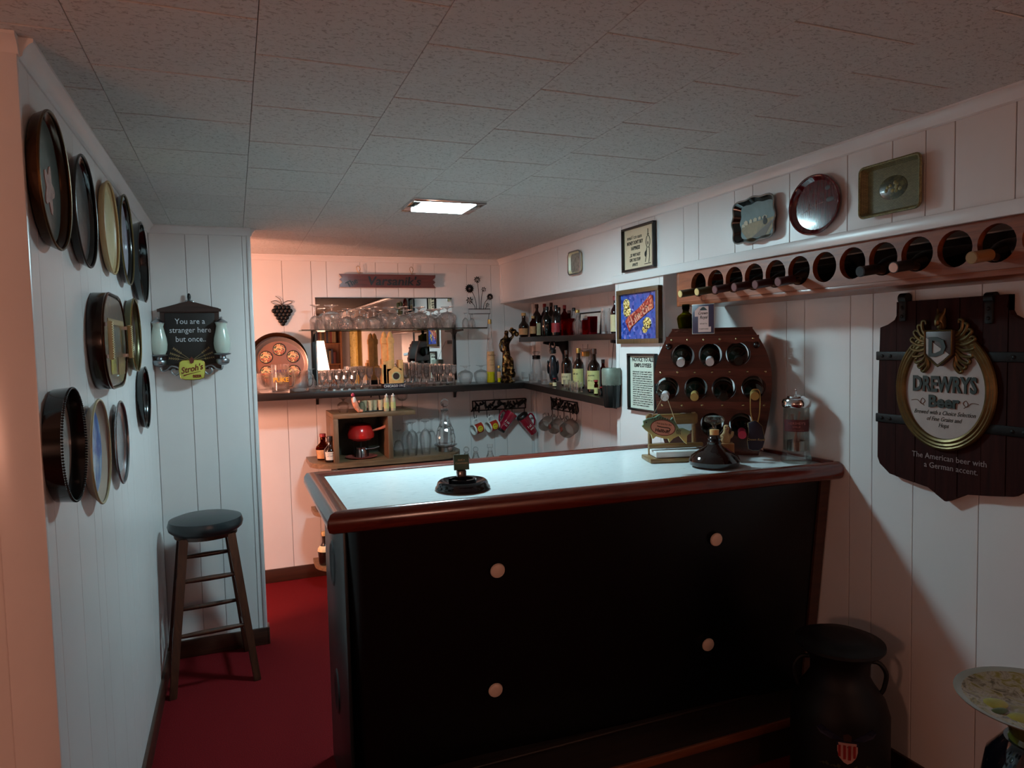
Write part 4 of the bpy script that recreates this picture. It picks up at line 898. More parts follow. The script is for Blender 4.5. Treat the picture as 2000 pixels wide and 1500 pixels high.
# ================================================================== left wall: trays
def picmat(name, stops, scale=30, rough=.3, dist=.8, vor=False, stretch=(1, 1, 1)):
    m, nt, b_ = newmat(name); v = coords(nt, stretch)
    if vor:
        n_ = nd(nt, 'ShaderNodeTexVoronoi', Scale=float(scale)); nt.links.new(v, n_.inputs['Vector']); f = n_.outputs['Color']
    else: f = noise(nt, v, scale, 6, .65, dist)
    nt.links.new(ramp(nt, f, stops), b_.inputs['Base Color']); b_.inputs['Roughness'].default_value = rough; b_.inputs['Coat Weight'].default_value = .3 if rough < .45 else 0; return m
def tray(label, cpx, ptop, pbot, dep, rim_m, wall_m, bed_m, flare=.9, lip=.006, tilt=0, sx=1, name='beer_tray', bead=False):
    xr = XL+.006+dep; zt_, zb_ = at(cpx, ptop, 0, xr).z, at(cpx, pbot, 0, xr).z; d = (zt_-zb_)*.985; z = (zt_+zb_)/2; y = yat(cpx, xr, z); r = d/2
    t = T(name, label, 'tray', (XL+.006, y, z), rot=(-tilt, 0, 90))
    O('hanger', box(BM(), -.006, .006, 0, .0055, r*.5, r*.5+.012), iron_m, t)
    q = r*flare
    O('side_wall', lathe(BM(), [(q, 0), (q, .003), (r-lip*.6, dep-.003), (r-.001, dep-.002), (q+.004, -.0)], 56, OUT, sx=sx), wall_m, t)
    O('bed', lathe(BM(), [(0, .004), (q, .004), (q, 0), (0, 0)], 56, OUT, sx=sx), bed_m, t)
    n_ = 64; c = [((r-lip/2)*sx*math.cos(2*math.pi*i/n_), -dep, (r-lip/2)*math.sin(2*math.pi*i/n_)) for i in range(n_)]
    if bead:
        b = BM()
        for i in range(120):
            a = 2*math.pi*i/120; ball(b, ((r-lip/2)*math.cos(a), -dep, (r-lip/2)*math.sin(a)), lip*.42, n=5)
        O('beaded_rim', b, rim_m, t)
    else: O('rim', tube(BM(), c, lip/2, 8, True), rim_m, t)
    return t, r
dkgold = M('tarnished_gold_rim', '5d4526', .3, .8); blk_en = M('black_enamel', '0c0d0c', .16, coat=.4); brn_en = M('brown_enamel', '24150d', .22, .3, coat=.3)
t, r = tray('big gold-rimmed dark tray with pink flower, highest and nearest the entry', 109, 228, 487, .02, dkgold, M('bronze_enamel', '3f2a18', .22, .6), picmat('tray_olive_pattern', [(.3, '23251c'), (.6, '3c3d2f'), (.8, '575238')], 60))
O('flower_motif', prism(BM(), [(.018+.034*(1+.3*math.cos(5*a))*math.cos(a), -.012+.04*(1+.3*math.cos(5*a))*math.sin(a)) for a in [2*math.pi*i/30 for i in range(30)]], -.0052, -.004), picmat('flower_pink', [(.3, '8f5a50'), (.6, 'c99a8c')], 40), t, smooth=False)
tray('dark round tray with mottled grey pattern, second along the upper row', 169, 310, 522, .018, M('dark_steel_rim', '3a3733', .3, .7), blk_en, picmat('tray_grey_mottle', [(.35, '1b1b1a'), (.55, '4a4644'), (.75, '6a625c')], 55), tilt=0)
t, r = tray('cream painted round tray with faint picture, third along the upper row', 218, 360, 535, .014, M('cream_rim', 'b89f70', .35), M('cream_side', 'b59d72', .4), picmat('tray_cream_scene', [(.3, '7d8560'), (.42, 'cdbf93'), (.8, 'd9cda6')], 14))
tray('olive-rimmed round tray with white and violet picture in the upper row', 249, 386, 556, .02, M('olive_rim', '6a5d35', .3, .6), blk_en, picmat('tray_violet_scene', [(.3, '3b3146'), (.5, 'b8b8c4'), (.7, '7a6a86')], 12))
tray('deep plain black tray at the pier end of the upper row', 280, 438, 590, .028, blk_en, blk_en, blk_en)
t = T('pub_tray', 'stadium-shaped brown tray with tavern scene and two cream handles', 'tray', (XL+.002, 2.215, 1.49), rotz=90)
def stadium(w_, h_, n_=12):
    r_ = h_/2*.98; o = []
    for cx, a0 in ((w_/2-r_, -90), (-w_/2+r_, 90)):
        for i in range(n_+1): a = R(a0+180*i/n_); o.append((cx+r_*math.cos(a), r_*math.sin(a)))
    return o
O('tray_wall', prism(BM(), stadium(.40, .265), -.035, 0, .004), brn_en, t)
O('rim', tube(BM(), [(x, -.036, z) for x, z in stadium(.395, .26)], .004, 8, True), M('dark_copper_rim', '4a2d1b', .2, .8), t)
O('tavern_picture', prism(BM(), stadium(.375, .24), -.0368, -.035), picmat('tavern_dark', [(.3, '17150f'), (.5, '39331f'), (.62, '6b5a2c'), (.8, '2b2416')], 16), t)
O('scene_beam', box(BM(), -.12, .15, -.038, -.0366, .045, .06), M('scene_tan', '8a744a', .4), t, smooth=False); O('scene_window', box(BM(), -.06, .08, -.038, -.0366, -.03, .04), picmat('scene_teal', [(.35, '1b2a28'), (.55, '3d4f47'), (.75, '8a7c3c')], 45), t, smooth=False)
O('scene_barrels', box(BM(), .02, .14, -.038, -.0366, -.095, -.045), picmat('scene_barrel', [(.3, '3a2416'), (.6, '7a5f2d'), (.8, 'a88f3a')], 30), t, smooth=False)
O('scene_lamp', box(BM(), -.1, -.02, -.038, -.0366, -.09, -.05), picmat('scene_yellow', [(.3, '5d5a14'), (.6, 'b3a838')], 30), t, smooth=False)
ridge = M('cream_bakelite', 'c7b685', .4)
for x in (-.178, .178):
    b = BM(); box(b, x-.008, x+.008, -.056, -.045, -.05, .05, .003)
    for i in range(16): box(b, x-.009, x+.009, -.0575, -.055, -.048+i*.0062, -.048+i*.0062+.003)
    o = O('handle', b, ridge, t)
    O('handle_posts', box(box(BM(), x-.005, x+.005, -.05, -.034, .036, .046), x-.005, x+.005, -.05, -.034, -.046, -.036), silver, o)
tray('gold-rimmed round tray with dark red centre beside the tavern tray', 266, 583, 728, .02, M('gold_rim_bright', '8a7240', .25, .8), M('olive_gold', '4d4426', .3, .5), picmat('tray_dark_red_scene', [(.3, '120c0a'), (.55, '3a1a14'), (.72, '8a8f94')], 14))
tray('small black tray with mottled bed under the stranger sign', 286, 714, 841, .018, blk_en, blk_en, picmat('tray_black_mottle', [(.4, '101010'), (.7, '33302d')], 70))
tray('deep black tray with beaded rim, lowest and nearest the entry', 147, 752, 988, .032, M('black_bead', '191919', .25, .4), blk_en, picmat('tray_pale_drawing', [(.3, '7f7a76'), (.5, 'b5aca6'), (.75, 'cfc6bf')], 12), flare=.93, bead=True)
tray('cream-rimmed tray with blue seascape in the lowest row', 198, 775, 992, .02, M('cream_gold_rim', 'b7aa86', .3, .3), M('cream_band', 'a89a8c', .3), picmat('tray_blue_scene', [(.3, '1f4f96'), (.45, '3c73b5'), (.6, 'a9c2d1'), (.78, '5f88a8')], 9), flare=.8)
tray('plain brushed silver tray, last in the lowest row', 239, 779, 951, .012, silver, silver, M('silver_bed', '9fa3a8', .22, .9), flare=.72)

# ------------------------------------------------------------------ sign on the pier
sw, X0s = .29, -.185
ps = T('beer_sign', 'dark gabled sign reading You are a stranger here but once with white lanterns', 'sign', (X0s, YP-.001, 1.52))
dkwood = wood('sign_brown_wood', '1f1512', '3a2620', .5, 8, 0)
O('frame', prism(BM(), [(-.125, -.15), (.125, -.15), (.125, .135), (0, .165), (-.125, .135)], -.03, 0), dkwood, ps, smooth=False)
O('pediment', prism(BM(), [(-.135, .118), (.135, .118), (.135, .13), (.02, .163), (.0, .168), (-.02, .163), (-.135, .13)], -.042, -.03), dkwood, ps, smooth=False)
O('text_panel', box(BM(), -.105, .105, -.034, -.03, -.125, .112, .002), M('sign_black_panel', '1c1816', .6, var=.15, vscale=30), ps)
O('finial', ball(tube(BM(), [(0, -.02, .15), (0, -.02, .18)], .006, 8), (0, -.02, .188), .011, (.75, .6, 1.5)), black_m, ps)
for s_ in (-1, 1): O('finial_ring', tube(BM(), [(s_*.011+.006*math.cos(a), -.02, .162+.009*math.sin(a)) for a in [2*math.pi*i/14 for i in range(14)]], .0022, 6, True), silver, ps)
tw_ = M('sign_white_letters', 'c9ccd0', .5)
for s_, z in (('You are a', .062), ('stranger here', .022), ('but once..', -.02)): text(s_, .036, tw_, ps, (0, -.0345, z), sx=.9)
for s_ in (-1, 1):
    for q, a_ in enumerate((8, 22, 38)):
        b = BM(); d = Vector((s_*math.cos(R(a_)), 0, math.sin(R(a_)))); tube(b, [Vector((0, -.0355, -.108))+d*.012, Vector((0, -.0355, -.108))+d*.098], .0008, 5)
        for i in range(5):
            for e in (-1, 1):
                c = Vector((0, -.0357, -.108))+d*(.055+.009*i); n_ = Vector((-d.z, 0, d.x))*e
                tube(b, [c, c+d*.007+n_*.0055], [.0017, .0006], 5)
        O('wheat_ear', b, M('wheat_silver_gold', 'a8946c', .4, .6), ps)
for s_ in (-1, 1):
    lan = O('lantern', lathe(BM(), [(0, -.094), (.026, -.094), (.034, -.075), (.0365, -.05), (.034, -.022), (.026, .012), (.022, .032), (.0265, .048), (0, .048)], 28), M('milk_glass', 'b9c2b6', .25, coat=.4), ps, loc=(s_*.133, -.055, .018))
    O('lantern_cap', lathe(BM(), [(.029, .047), (.029, .05), (.012, .062), (.005, .066), (.006, .074), (0, .077)], 24), silver, lan)
    O('lantern_base', lathe(BM(), [(0, -.15), (.012, -.15), (.027, -.142), (.031, -.13), (.028, -.122), (.016, -.118), (.014, -.106), (.036, -.1), (.037, -.096), (.02, -.093), (0, -.093)], 24), pewter, lan)
    O('scroll', tube(BM(), smoothpts([(s_*.132, -.05, -.135), (s_*.125, -.05, -.152), (s_*.105, -.05, -.148), (s_*.085, -.05, -.132), (s_*.06, -.05, -.138), (s_*.05, -.05, -.155), (s_*.068, -.05, -.172), (s_*.085, -.05, -.16), (s_*.082, -.05, -.146), (s_*.07, -.05, -.146)], 6), .0038, 8), silver, ps)
    O('arm', tube(BM(), [(s_*.133, -.03, -.12), (s_*.133, -.055, -.125)], .008, 8), pewter, ps)
pl = [(-.052, -.115), (-.04, -.106), (0, -.103), (.04, -.106), (.052, -.115), (.056, -.15), (.05, -.188), (.03, -.195), (0, -.197), (-.03, -.195), (-.05, -.188), (-.056, -.15)]
badge = O('badge', prism(BM(), pl, -.055, -.034, .002), M('badge_yellow', 'c6bf55', .4), ps)
O('badge_edge', tube(BM(), [(x, -.0545, z) for x, z in pl], .0016, 6, True), gold, badge)
rdk = M('badge_red_brown', '6e2416', .4)
text("Stroh's", .04, rdk, badge, (.0, -.0562, -.158), rot=(90, -12, 0), shear=.35, sx=.85, off=.0007); text('BEER', .017, rdk, badge, (.02, -.0562, -.186), off=.0006)
O('swash', tube(BM(), [(-.036, -.056, -.176), (-.02, -.056, -.171), (.036, -.056, -.158)], [.0035, .002, .0008], 6), rdk, badge)
O('crest', prism(BM(), [(0, -.09), (.011, -.104), (.007, -.118), (0, -.122), (-.007, -.118), (-.011, -.104)], -.058, -.05), M('crest_red', '5e2a1c', .4), badge, smooth=False)

# ------------------------------------------------------------------ stool
stl = T('bar_stool', 'wooden bar stool with black padded seat against the pier', 'stool', (-.152, 3.36, 0), rotz=6)
stw = wood('stool_walnut', '26140d', '4a2a1b', .35, 6, 2)
zs = .70
O('seat', lathe(BM(), [(0, zs-.045), (.135, zs-.045), (.152, zs-.03), (.157, zs-.01), (.15, zs+.012), (.12, zs+.022), (0, zs+.027)], 40), M('black_leatherette', '262c2e', .3, bp=.12, bscale=60), stl)
O('seat_board', lathe(BM(), [(0, zs-.062), (.13, zs-.062), (.132, zs-.044), (0, zs-.044)], 32), stw, stl)
tops = [(.095*sx_, .085*sy_) for sx_, sy_ in ((-1, -1), (1, -1), (1, 1), (-1, 1))]; bots = [(.168*sx_, .168*sy_) for sx_, sy_ in ((-1, -1), (1, -1), (1, 1), (-1, 1))]
def legpt(i, z): f = 1-z/(zs-.05); return Vector((tops[i][0]+(bots[i][0]-tops[i][0])*f, tops[i][1]+(bots[i][1]-tops[i][1])*f, z))
for i in range(4):
    b = BM(); A = legpt(i, 0); B = legpt(i, zs-.05)
    vs = []
    for P_, w_ in ((A, .015), (B, .018)):
        vs.append([b.verts.new(P_+Vector((x*w_, y*w_, 0))) for x, y in ((-1, -1), (1, -1), (1, 1), (-1, 1))])
    b.faces.new(vs[0][::-1]); b.faces.new(vs[1])
    for q in range(4): b.faces.new((vs[0][q], vs[0][(q+1) % 4], vs[1][(q+1) % 4], vs[1][q]))
    bmesh.ops.recalc_face_normals(b, faces=b.faces[:]); bmesh.ops.bevel(b, geom=b.edges[:], offset=.003, segments=2, affect='EDGES')
    O('leg', b, stw, stl)
for i, zl in enumerate(((.245, .47), (.19, .42), (.27, .52), (.19, .42))):
    for z in zl:
        a, c = legpt(i, z), legpt((i+1) % 4, z); mid = (a+c)/2
        O('rung', tube(BM(), [a, mid*.5+a*.5, mid, mid*.5+c*.5, c], [.008, .0105, .0115, .0105, .008], 10), stw, stl)
# ================================================================== soffit pictures and trays (facing -x)
def rw(name, label, cat, y, z, X=XR): return T(name, label, cat, (X-.002, y, z), rotz=-90)
t = rw('mini_tray', 'tiny rounded silver-edged picture tray on the soffit above the niche', 'tray', 3.365, 1.882)
def rrect(w_, h_, r_, n_=6):
    o = []
    for cx, cz, a0 in ((w_-r_, -h_+r_, -90), (w_-r_, h_-r_, 0), (-w_+r_, h_-r_, 90), (-w_+r_, -h_+r_, 180)):
        for i in range(n_+1): a = R(a0+90*i/n_); o.append((cx+r_*math.cos(a), cz+r_*math.sin(a)))
    return o
def lipped(t, out, dep, wall_m, rim_m, bed_m, inset, rr_):
    n_ = len(out); b = BM()
    inn = [(x*inset, z*inset) for x, z in out]
    A = [b.verts.new((x, 0, z)) for x, z in inn]; B = [b.verts.new((x, -dep, z)) for x, z in out]; D = [b.verts.new((x*.985, -dep, z*.985)) for x, z in out]; E_ = [b.verts.new((x*.97, -.004, z*.97)) for x, z in inn]
    for P_, Q_ in ((A, B), (B, D), (D, E_)):
        for i in range(n_): b.faces.new((P_[i], P_[(i+1) % n_], Q_[(i+1) % n_], Q_[i]))
    bmesh.ops.recalc_face_normals(b, faces=b.faces[:]); O('side_wall', b, wall_m, t)
    O('rim', tube(BM(), [(x, -dep, z) for x, z in out], rr_, 8, True), rim_m, t)
    O('bed', prism(BM(), inn, -.005, 0), bed_m, t, smooth=False)
lipped(t, rrect(.072, .06, .025), .018, cream, silver, picmat('mini_scene', [(.3, '4a4a44'), (.6, '8d8a80')], 60), .85, .004)
t = rw('cartoon_print', 'black framed hand-lettered joke cartoon on the soffit', 'picture', 2.739, 1.878)
frame(t, .134, -.1, .1, .009, black_m, .018, M('ivory_paper', 'cdb89a', .7))
for s_, x, z, sz in (("MONEY DON'T BUY", -.035, .02, .024), ('HAPPINESS!', -.03, -.005, .024), ('...SO WHY NOT', -.035, -.035, .021), ('GIVE THE STUFF', -.035, -.057, .021), ('AWAY!!', -.035, -.079, .021)): text(s_, sz, ink, t, (x, -.0045, z), sx=.62, off=.0004)
scribble(t, -.1, .03, .045, .017, -.0047, ink, 3)
b = BM(); P3 = lambda x, z: (x, -.0052, z)
tube(b, [P3(.075+.016*math.cos(a), .018+.026*math.sin(a)) for a in [2*math.pi*i/20 for i in range(20)]], .0013, 5, True)
for q in ([(.075, .044), (.075, .075)], [(.068, .05), (.082, .05)], [(.065, -.008), (.06, -.04), (.052, -.07)], [(.084, -.008), (.086, -.045), (.08, -.075)], [(.045, -.078), (.095, -.078)], [(.05, -.03), (.065, -.015)]): tube(b, [P3(*c) for c in q], .0014, 5)
ball(b, P3(.055, -.035), .009, (1, .12, 1.4), 6); ball(b, P3(.074, .012), .004, (.8, .2, 2), 6)
O('cartoon_figure', b, ink, t)
# scalloped painted tray
t = rw('painted_tray', 'black scalloped tray painted with white farm buildings on the soffit', 'tray', 1.972, 1.872)
pts = []
for i in range(64):
    a = 2*math.pi*i/64; q = 1-.10*math.cos(4*a)+.055*math.cos(8*a); pts.append((.115*q*math.cos(a)*1.0, .083*q*math.sin(a)))
sky = picmat('painted_sky', [(.3, '4c5f5e'), (.7, '6f8280')], 8, .5)
lipped(t, pts, .024, blk_en, M('grey_silver_rim', '7d8584', .3, .5), sky, .82, .003)
cl = lambda zf: [(x*.8, z*.8) for x, z in pts]
O('painted_field', prism(BM(), [(-.078, -.008), (.082, -.002), (.082, -.03), (.06, -.058), (-.05, -.06), (-.078, -.03)], -.0056, -.005), picmat('painted_field_ochre', [(.3, '5d4a24'), (.7, '94783c')], 18, .5), t, smooth=False)
O('painted_road', prism(BM(), [(-.03, -.06), (.04, -.06), (.083, -.012), (.075, -.012)], -.006, -.0056), M('painted_road_grey', '6d665c', .6), t, smooth=False)
b = BM()
for x, z, w_, h_ in ((-.055, -.005, .02, .012), (-.03, -.002, .014, .01), (-.008, 0, .018, .009), (.015, .002, .012, .008), (.04, .003, .022, .007), (-.068, -.012, .016, .008)):
    prism(b, [(x-w_/2, z-h_/2), (x+w_/2, z-h_/2), (x+w_/2, z+h_/2), (x, z+h_), (x-w_/2, z+h_/2)], -.0064, -.0056)
O('painted_houses', b, M('painted_white', 'c3baa0', .6), t, smooth=False)
O('painted_wagon', ball(ball(BM(), (.042, -.006, -.012), .011, (1, .08, 1)), (.04, -.006, .002), .008, (1, .08, 1)), M('painted_black', '22211c', .6), t)
# red oval tray
t = rw('red_tray', 'glossy scratched red oval tray on the soffit', 'tray', 1.704, 1.872)
redt, nt, b_ = newmat('scratched_red_lacquer'); v_ = coords(nt, (40, 1, 3)); f = noise(nt, v_, 6, 3, .5, .3)
nt.links.new(ramp(nt, f, [(.35, '470b10'), (.75, '5c1015')]), b_.inputs['Base Color']); b_.inputs['Roughness'].default_value = .12; b_.inputs['Coat Weight'].default_value = .6
lipped(t, [(.1*math.cos(2*math.pi*i/56), .09*math.sin(2*math.pi*i/56)) for i in range(56)], .016, redt, redt, redt, .86, .004)
b = BM()
for q in ([(-.06, -.02), (-.01, .0), (.03, .004)], [(-.03, .01), (-.028, -.028)], [(-.035, -.012), (-.018, -.01)], [(0, .016), (.001, -.016)]): tube(b, [(x, -.0056, z) for x, z in q], .0007, 5)
O('scratches', b, M('scratch_pale', 'b08a84', .5), t)
O('dark_marks', ball(ball(BM(), (.055, -.005, .008), .016, (1, .05, .5)), (.045, -.005, .045), .01, (1, .05, .7)), M('dark_patch', '2a1414', .5), t)
# woven rectangular tray
t = rw('woven_tray', 'rectangular woven gold-green tray with oval fruit picture on the soffit', 'tray', 1.428, 1.868)
m, nt, b_ = newmat('basket_weave'); v_ = coords(nt); br_ = nd(nt, 'ShaderNodeTexBrick', Scale=70.0); nt.links.new(coords(nt, rot=(R(90), 0, 0)), br_.inputs['Vector'])
for i_, c_ in (('Color1', '6b6640'), ('Color2', '7d774c'), ('Mortar', '3c3a22')): br_.inputs[i_].default_value = lin(c_)
nt.links.new(br_.outputs['Color'], b_.inputs['Base Color']); b_.inputs['Roughness'].default_value = .35; bump(nt, b_, br_.outputs['Fac'], .5)
lipped(t, rrect(.096, .07, .014), .022, m, M('twisted_rim', '6f6a45', .35, .3, var=.5, vscale=180), m, .88, .0042)
O('fruit_oval', lathe(BM(), [(0, .0065), (.042, .0065), (.046, .005)], 28, OUT, sx=1.0, sy=.72), picmat('fruit_dark', [(.35, '23250f'), (.55, '4a4a24'), (.72, '7d7a4a')], 50), t)
b = BM()
for i in range(9): ball(b, (.026*math.cos(i*2.3)*(.4+.07*i), -.0065, .016*math.sin(i*2.3)*(.4+.07*i)), .0055, (1, .3, 1), 7)
O('fruit', b, picmat('fruit_gold', [(.3, '5d5a2a'), (.7, '9a9454')], 40), t)
# column: mosaic picture and notice
t = rw('mosaic_picture', 'wood framed blue mosaic picture with red ribbon banner on the column', 'picture', 2.747, 1.57, XR+.003)
frame(t, .178, -.126, .126, .022, wood('picture_frame_brown', '3f2d18', '5e4526', .4, 8, 2), .022)
m, nt, b_ = newmat('blue_mosaic'); vo = nd(nt, 'ShaderNodeTexVoronoi', Scale=60.0); nt.links.new(coords(nt), vo.inputs['Vector'])
nt.links.new(ramp(nt, vo.outputs['Color'], [(.2, '1d2f7a'), (.5, '3557a5'), (.75, '4a4f9c'), (.95, '8d8fd0')]), b_.inputs['Base Color']); b_.inputs['Roughness'].default_value = .15; bump(nt, b_, vo.outputs['Distance'], .5)
O('mosaic', box(BM(), -.157, .157, -.008, -.001, -.105, .105), m, t, smooth=False)
b = BM(); prism(b, [(-.115, -.02), (-.08, -.07), (-.05, -.045), (.06, .005), (.125, .03), (.12, .085), (.1, .09), (.0, .035), (-.09, .0)], -.012, -.008, .002)
O('red_banner', b, picmat('mosaic_red', [(.3, '7a1f1c'), (.6, 'b8443a'), (.8, 'd98a6a')], 110, .2, vor=True), t, smooth=False)
for cx, cz, rr_ in ((-.105, .06, .03), (-.1, .025, .034), (.07, -.035, .034), (.05, -.062, .022)):
    O('mosaic_bloom', ball(BM(), (cx, -.009, cz), rr_, (1, .15, .8), 8), picmat('mosaic_gold', [(.25, '23160a'), (.5, 'c9a23a'), (.8, 'f0dca0')], 150, .2, vor=True), t)
scribble(t, -.09, .1, -.018, .042, -.0128, M('mosaic_red_text', 'd9a08a', .3), 5, rot=(0, -24, 0), name='mosaic_letters')
t = rw('notice_frame', 'narrow black framed notice to all employees on the column', 'notice', 2.725, 1.266, XR+.003)
frame(t, .117, -.132, .132, .01, black_m, .018, M('notice_paper', 'bfc3b4', .7))
text('NOTICE TO ALL', .026, ink, t, (.0, -.0045, .096), sx=.95, off=.0006); text('EMPLOYEES', .025, ink, t, (0, -.0045, .07), sx=1.1, off=.0006)
for i in range(16): scribble(t, -.085, .085-(.03 if i == 15 else rnd.uniform(0, .012)), .045-.0103*i, .0075, -.0047, ink, i)
# ------------------------------------------------------------------ hanging wine rack with round holes
HY = [2.322-.1066*i for i in range(14)]; HZ, HR = 1.676, .0475
wr = T('wall_wine_rack', 'long wooden wine rack with a row of round holes under the soffit', 'wine rack', (0, 0, 0))
rk = wood('rack_cedar', '6a3018', '9c5430', .4, 5, 1, .3)
y0_, y1_ = .86, 2.455; z0_, z1_ = 1.612, 1.735; XF = 1.735
b = BM(); N = 24
for q, hy in enumerate(HY):
    lo = (hy+HY[q+1])/2 if q+1 < len(HY) else y0_; hi = (hy+HY[q-1])/2 if q else y1_
    inner = []; outer = []
    for i in range(N):
        a = 2*math.pi*i/N+math.pi/4; c, s_ = math.cos(a), math.sin(a)
        inner.append((hy+HR*c, HZ+HR*s_))
        kx = ((hi-hy)/c if c > 0 else (lo-hy)/c) if abs(c) > 1e-6 else 9; kz = ((z1_-HZ)/s_ if s_ > 0 else (z0_-HZ)/s_) if abs(s_) > 1e-6 else 9
        kk = min(kx, kz); outer.append((hy+kk*c, HZ+kk*s_))
    IV = [b.verts.new((XF, y, z)) for y, z in inner]; OV = [b.verts.new((XF, y, z)) for y, z in outer]; IB = [b.verts.new((XF+.02, y, z)) for y, z in inner]
    for i in range(N):
        j = (i+1) % N; b.faces.new((IV[i], OV[i], OV[j], IV[j])); b.faces.new((IV[i], IV[j], IB[j], IB[i]))
    for ya in (lo, hi):
        for za in (z0_, z1_):   # corner triangles
            near = sorted(range(N), key=lambda i: (outer[i][0]-ya)**2+(outer[i][1]-za)**2)[:2]
            e = [OV[i] for i in near if True]
            cv = b.verts.new((XF, ya, za))
            try: b.faces.new((e[0], e[1], cv))
            except ValueError: pass
bmesh.ops.recalc_face_normals(b, faces=b.faces[:])
O('front_board', b, rk, wr, smooth=False)
O('bottom_board', box(BM(), XF, XW-.002, y0_, y1_, 1.596, 1.612, .002), rk, wr)
O('end_board', box(BM(), XF+.001, XW-.002, y1_, y1_+.016, 1.596, 1.735, .002), rk, wr)
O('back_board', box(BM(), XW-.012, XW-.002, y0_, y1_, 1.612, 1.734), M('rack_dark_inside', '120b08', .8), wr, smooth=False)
def winebottle(label, loc, rot, h=.285, r=.036, gm=dk_b, foil=cap_black, endm=None, labm=None, name='wine_bottle', group=None):
    """axis along local +z = towards the neck"""
    t = T(name, label, 'bottle', loc, rot=rot, group=group)
    O('glass_body', lathe(BM(), [(0, 0), (r*.8, 0), (r, .006), (r, h*.6), (r*.8, h*.69), (.0145, h*.77), (.0138, h*.9), (0, h*.9)], 20), gm, t)
    O('foil', lathe(BM(), [(.0146, h*.8), (.0146, h*.985), (.0155, h*.987), (.0155, h), (0, h)], 16), foil, t)
    if endm: O('cork_end', lathe(BM(), [(0, h+.0012), (.013, h+.0012), (.0135, h)], 16), endm, t)
    if labm: O('paper_label', lathe(BM(), [(r+.0006, h*.15), (r+.0006, h*.5)], 20), labm, t)
    return t
maroon_foil = M('maroon_foil', '3a1418', .35, .3); cream_foil = M('cream_cork_end', 'd9b878', .6); pink_end = M('maroon_end', '6d4347', .45); olive_foil = M('olive_foil', '4b4128', .4, .4)
spec = {0: (olive_foil, cream_foil, 'first bottle with cream cap end in the hanging rack'), 1: (olive_foil, cream_foil, 'second cream-capped bottle, carrying the hang tag, in the hanging rack'),
        2: (maroon_foil, pink_end, 'maroon-foiled bottle next to the hang tag in the hanging rack'), 3: (maroon_foil, pink_end, 'second maroon-foiled bottle in the hanging rack'), 4: (maroon_foil, pink_end, 'third maroon-foiled bottle in the hanging rack'), 5: (maroon_foil, pink_end, 'last maroon-foiled bottle before the two empty holes'),
        8: (cap_black, M('black_metal_end', '3d4143', .3, .7), 'black-foiled bottle lying above the barrel rack side in the hanging rack'), 9: (cap_black, M('pale_pink_end', 'd8a08c', .5), 'black bottle with pale pink cap end in the hanging rack'), 11: (M('tan_foil', '8a6034', .5), M('tan_cork', '9a7a50', .7), 'bottle with thick tan cork nearest the camera in the hanging rack')}
for q, (fo, en, lab) in spec.items():
    winebottle(lab, (XW-.02, HY[q], HZ+.006), (0, -98, 0), .315, .032, dk_b, fo, en, group='bottles in the hanging rack')
# hang tag on second bottle
tg = T('hang_tag', 'purple and cream hang tag on a plastic loop under the hanging rack', 'tag', (1.672, HY[1]-.005, 1.595), rotz=-66)
O('card', box(BM(), -.045, .045, -.0008, .0008, -.115, -.005, .0004), M('tag_purple', '2d1a33', .4), tg)
O('card_edge', box(BM(), -.047, .047, .0008, .0014, -.117, -.003, .0003), M('tag_white_edge', 'b9b3ac', .4), tg)
tagc = M('tag_cream', 'b98f86', .5)
b = BM(); prism(b, [(-.034, -.028), (-.034, -.05), (-.02, -.05), (-.02, -.11), (.034, -.11), (.034, -.09), (.024, -.09), (.024, -.012), (-.015, -.012)], -.0014, -.0008); O('printed_panel', b, tagc, tg, smooth=False)
text('Crown', .017, ink, tg, (.0, -.0016, -.043), shear=.3, sx=.85); text('Royal', .017, ink, tg, (.003, -.0016, -.059), shear=.3, sx=.85); scribble(tg, -.012, .02, -.08, .005, -.0017, ink, 1); scribble(tg, -.016, .028, -.1, .005, -.0017, ink, 2)
O('crown_mark', prism(BM(), [(-.014, -.027), (.02, -.027), (.014, -.022), (.008, -.016), (.002, -.014), (-.004, -.016), (-.01, -.022)], -.0016, -.001), ink, tg, smooth=False)
O('loop', tube(BM(), smoothpts([(0, 0, -.008), (.01, .004, .02), (.012, .01, .045), (0, .014, .052), (-.01, .01, .04), (-.006, .002, .012)], 6), .0022, 6), thin, tg)
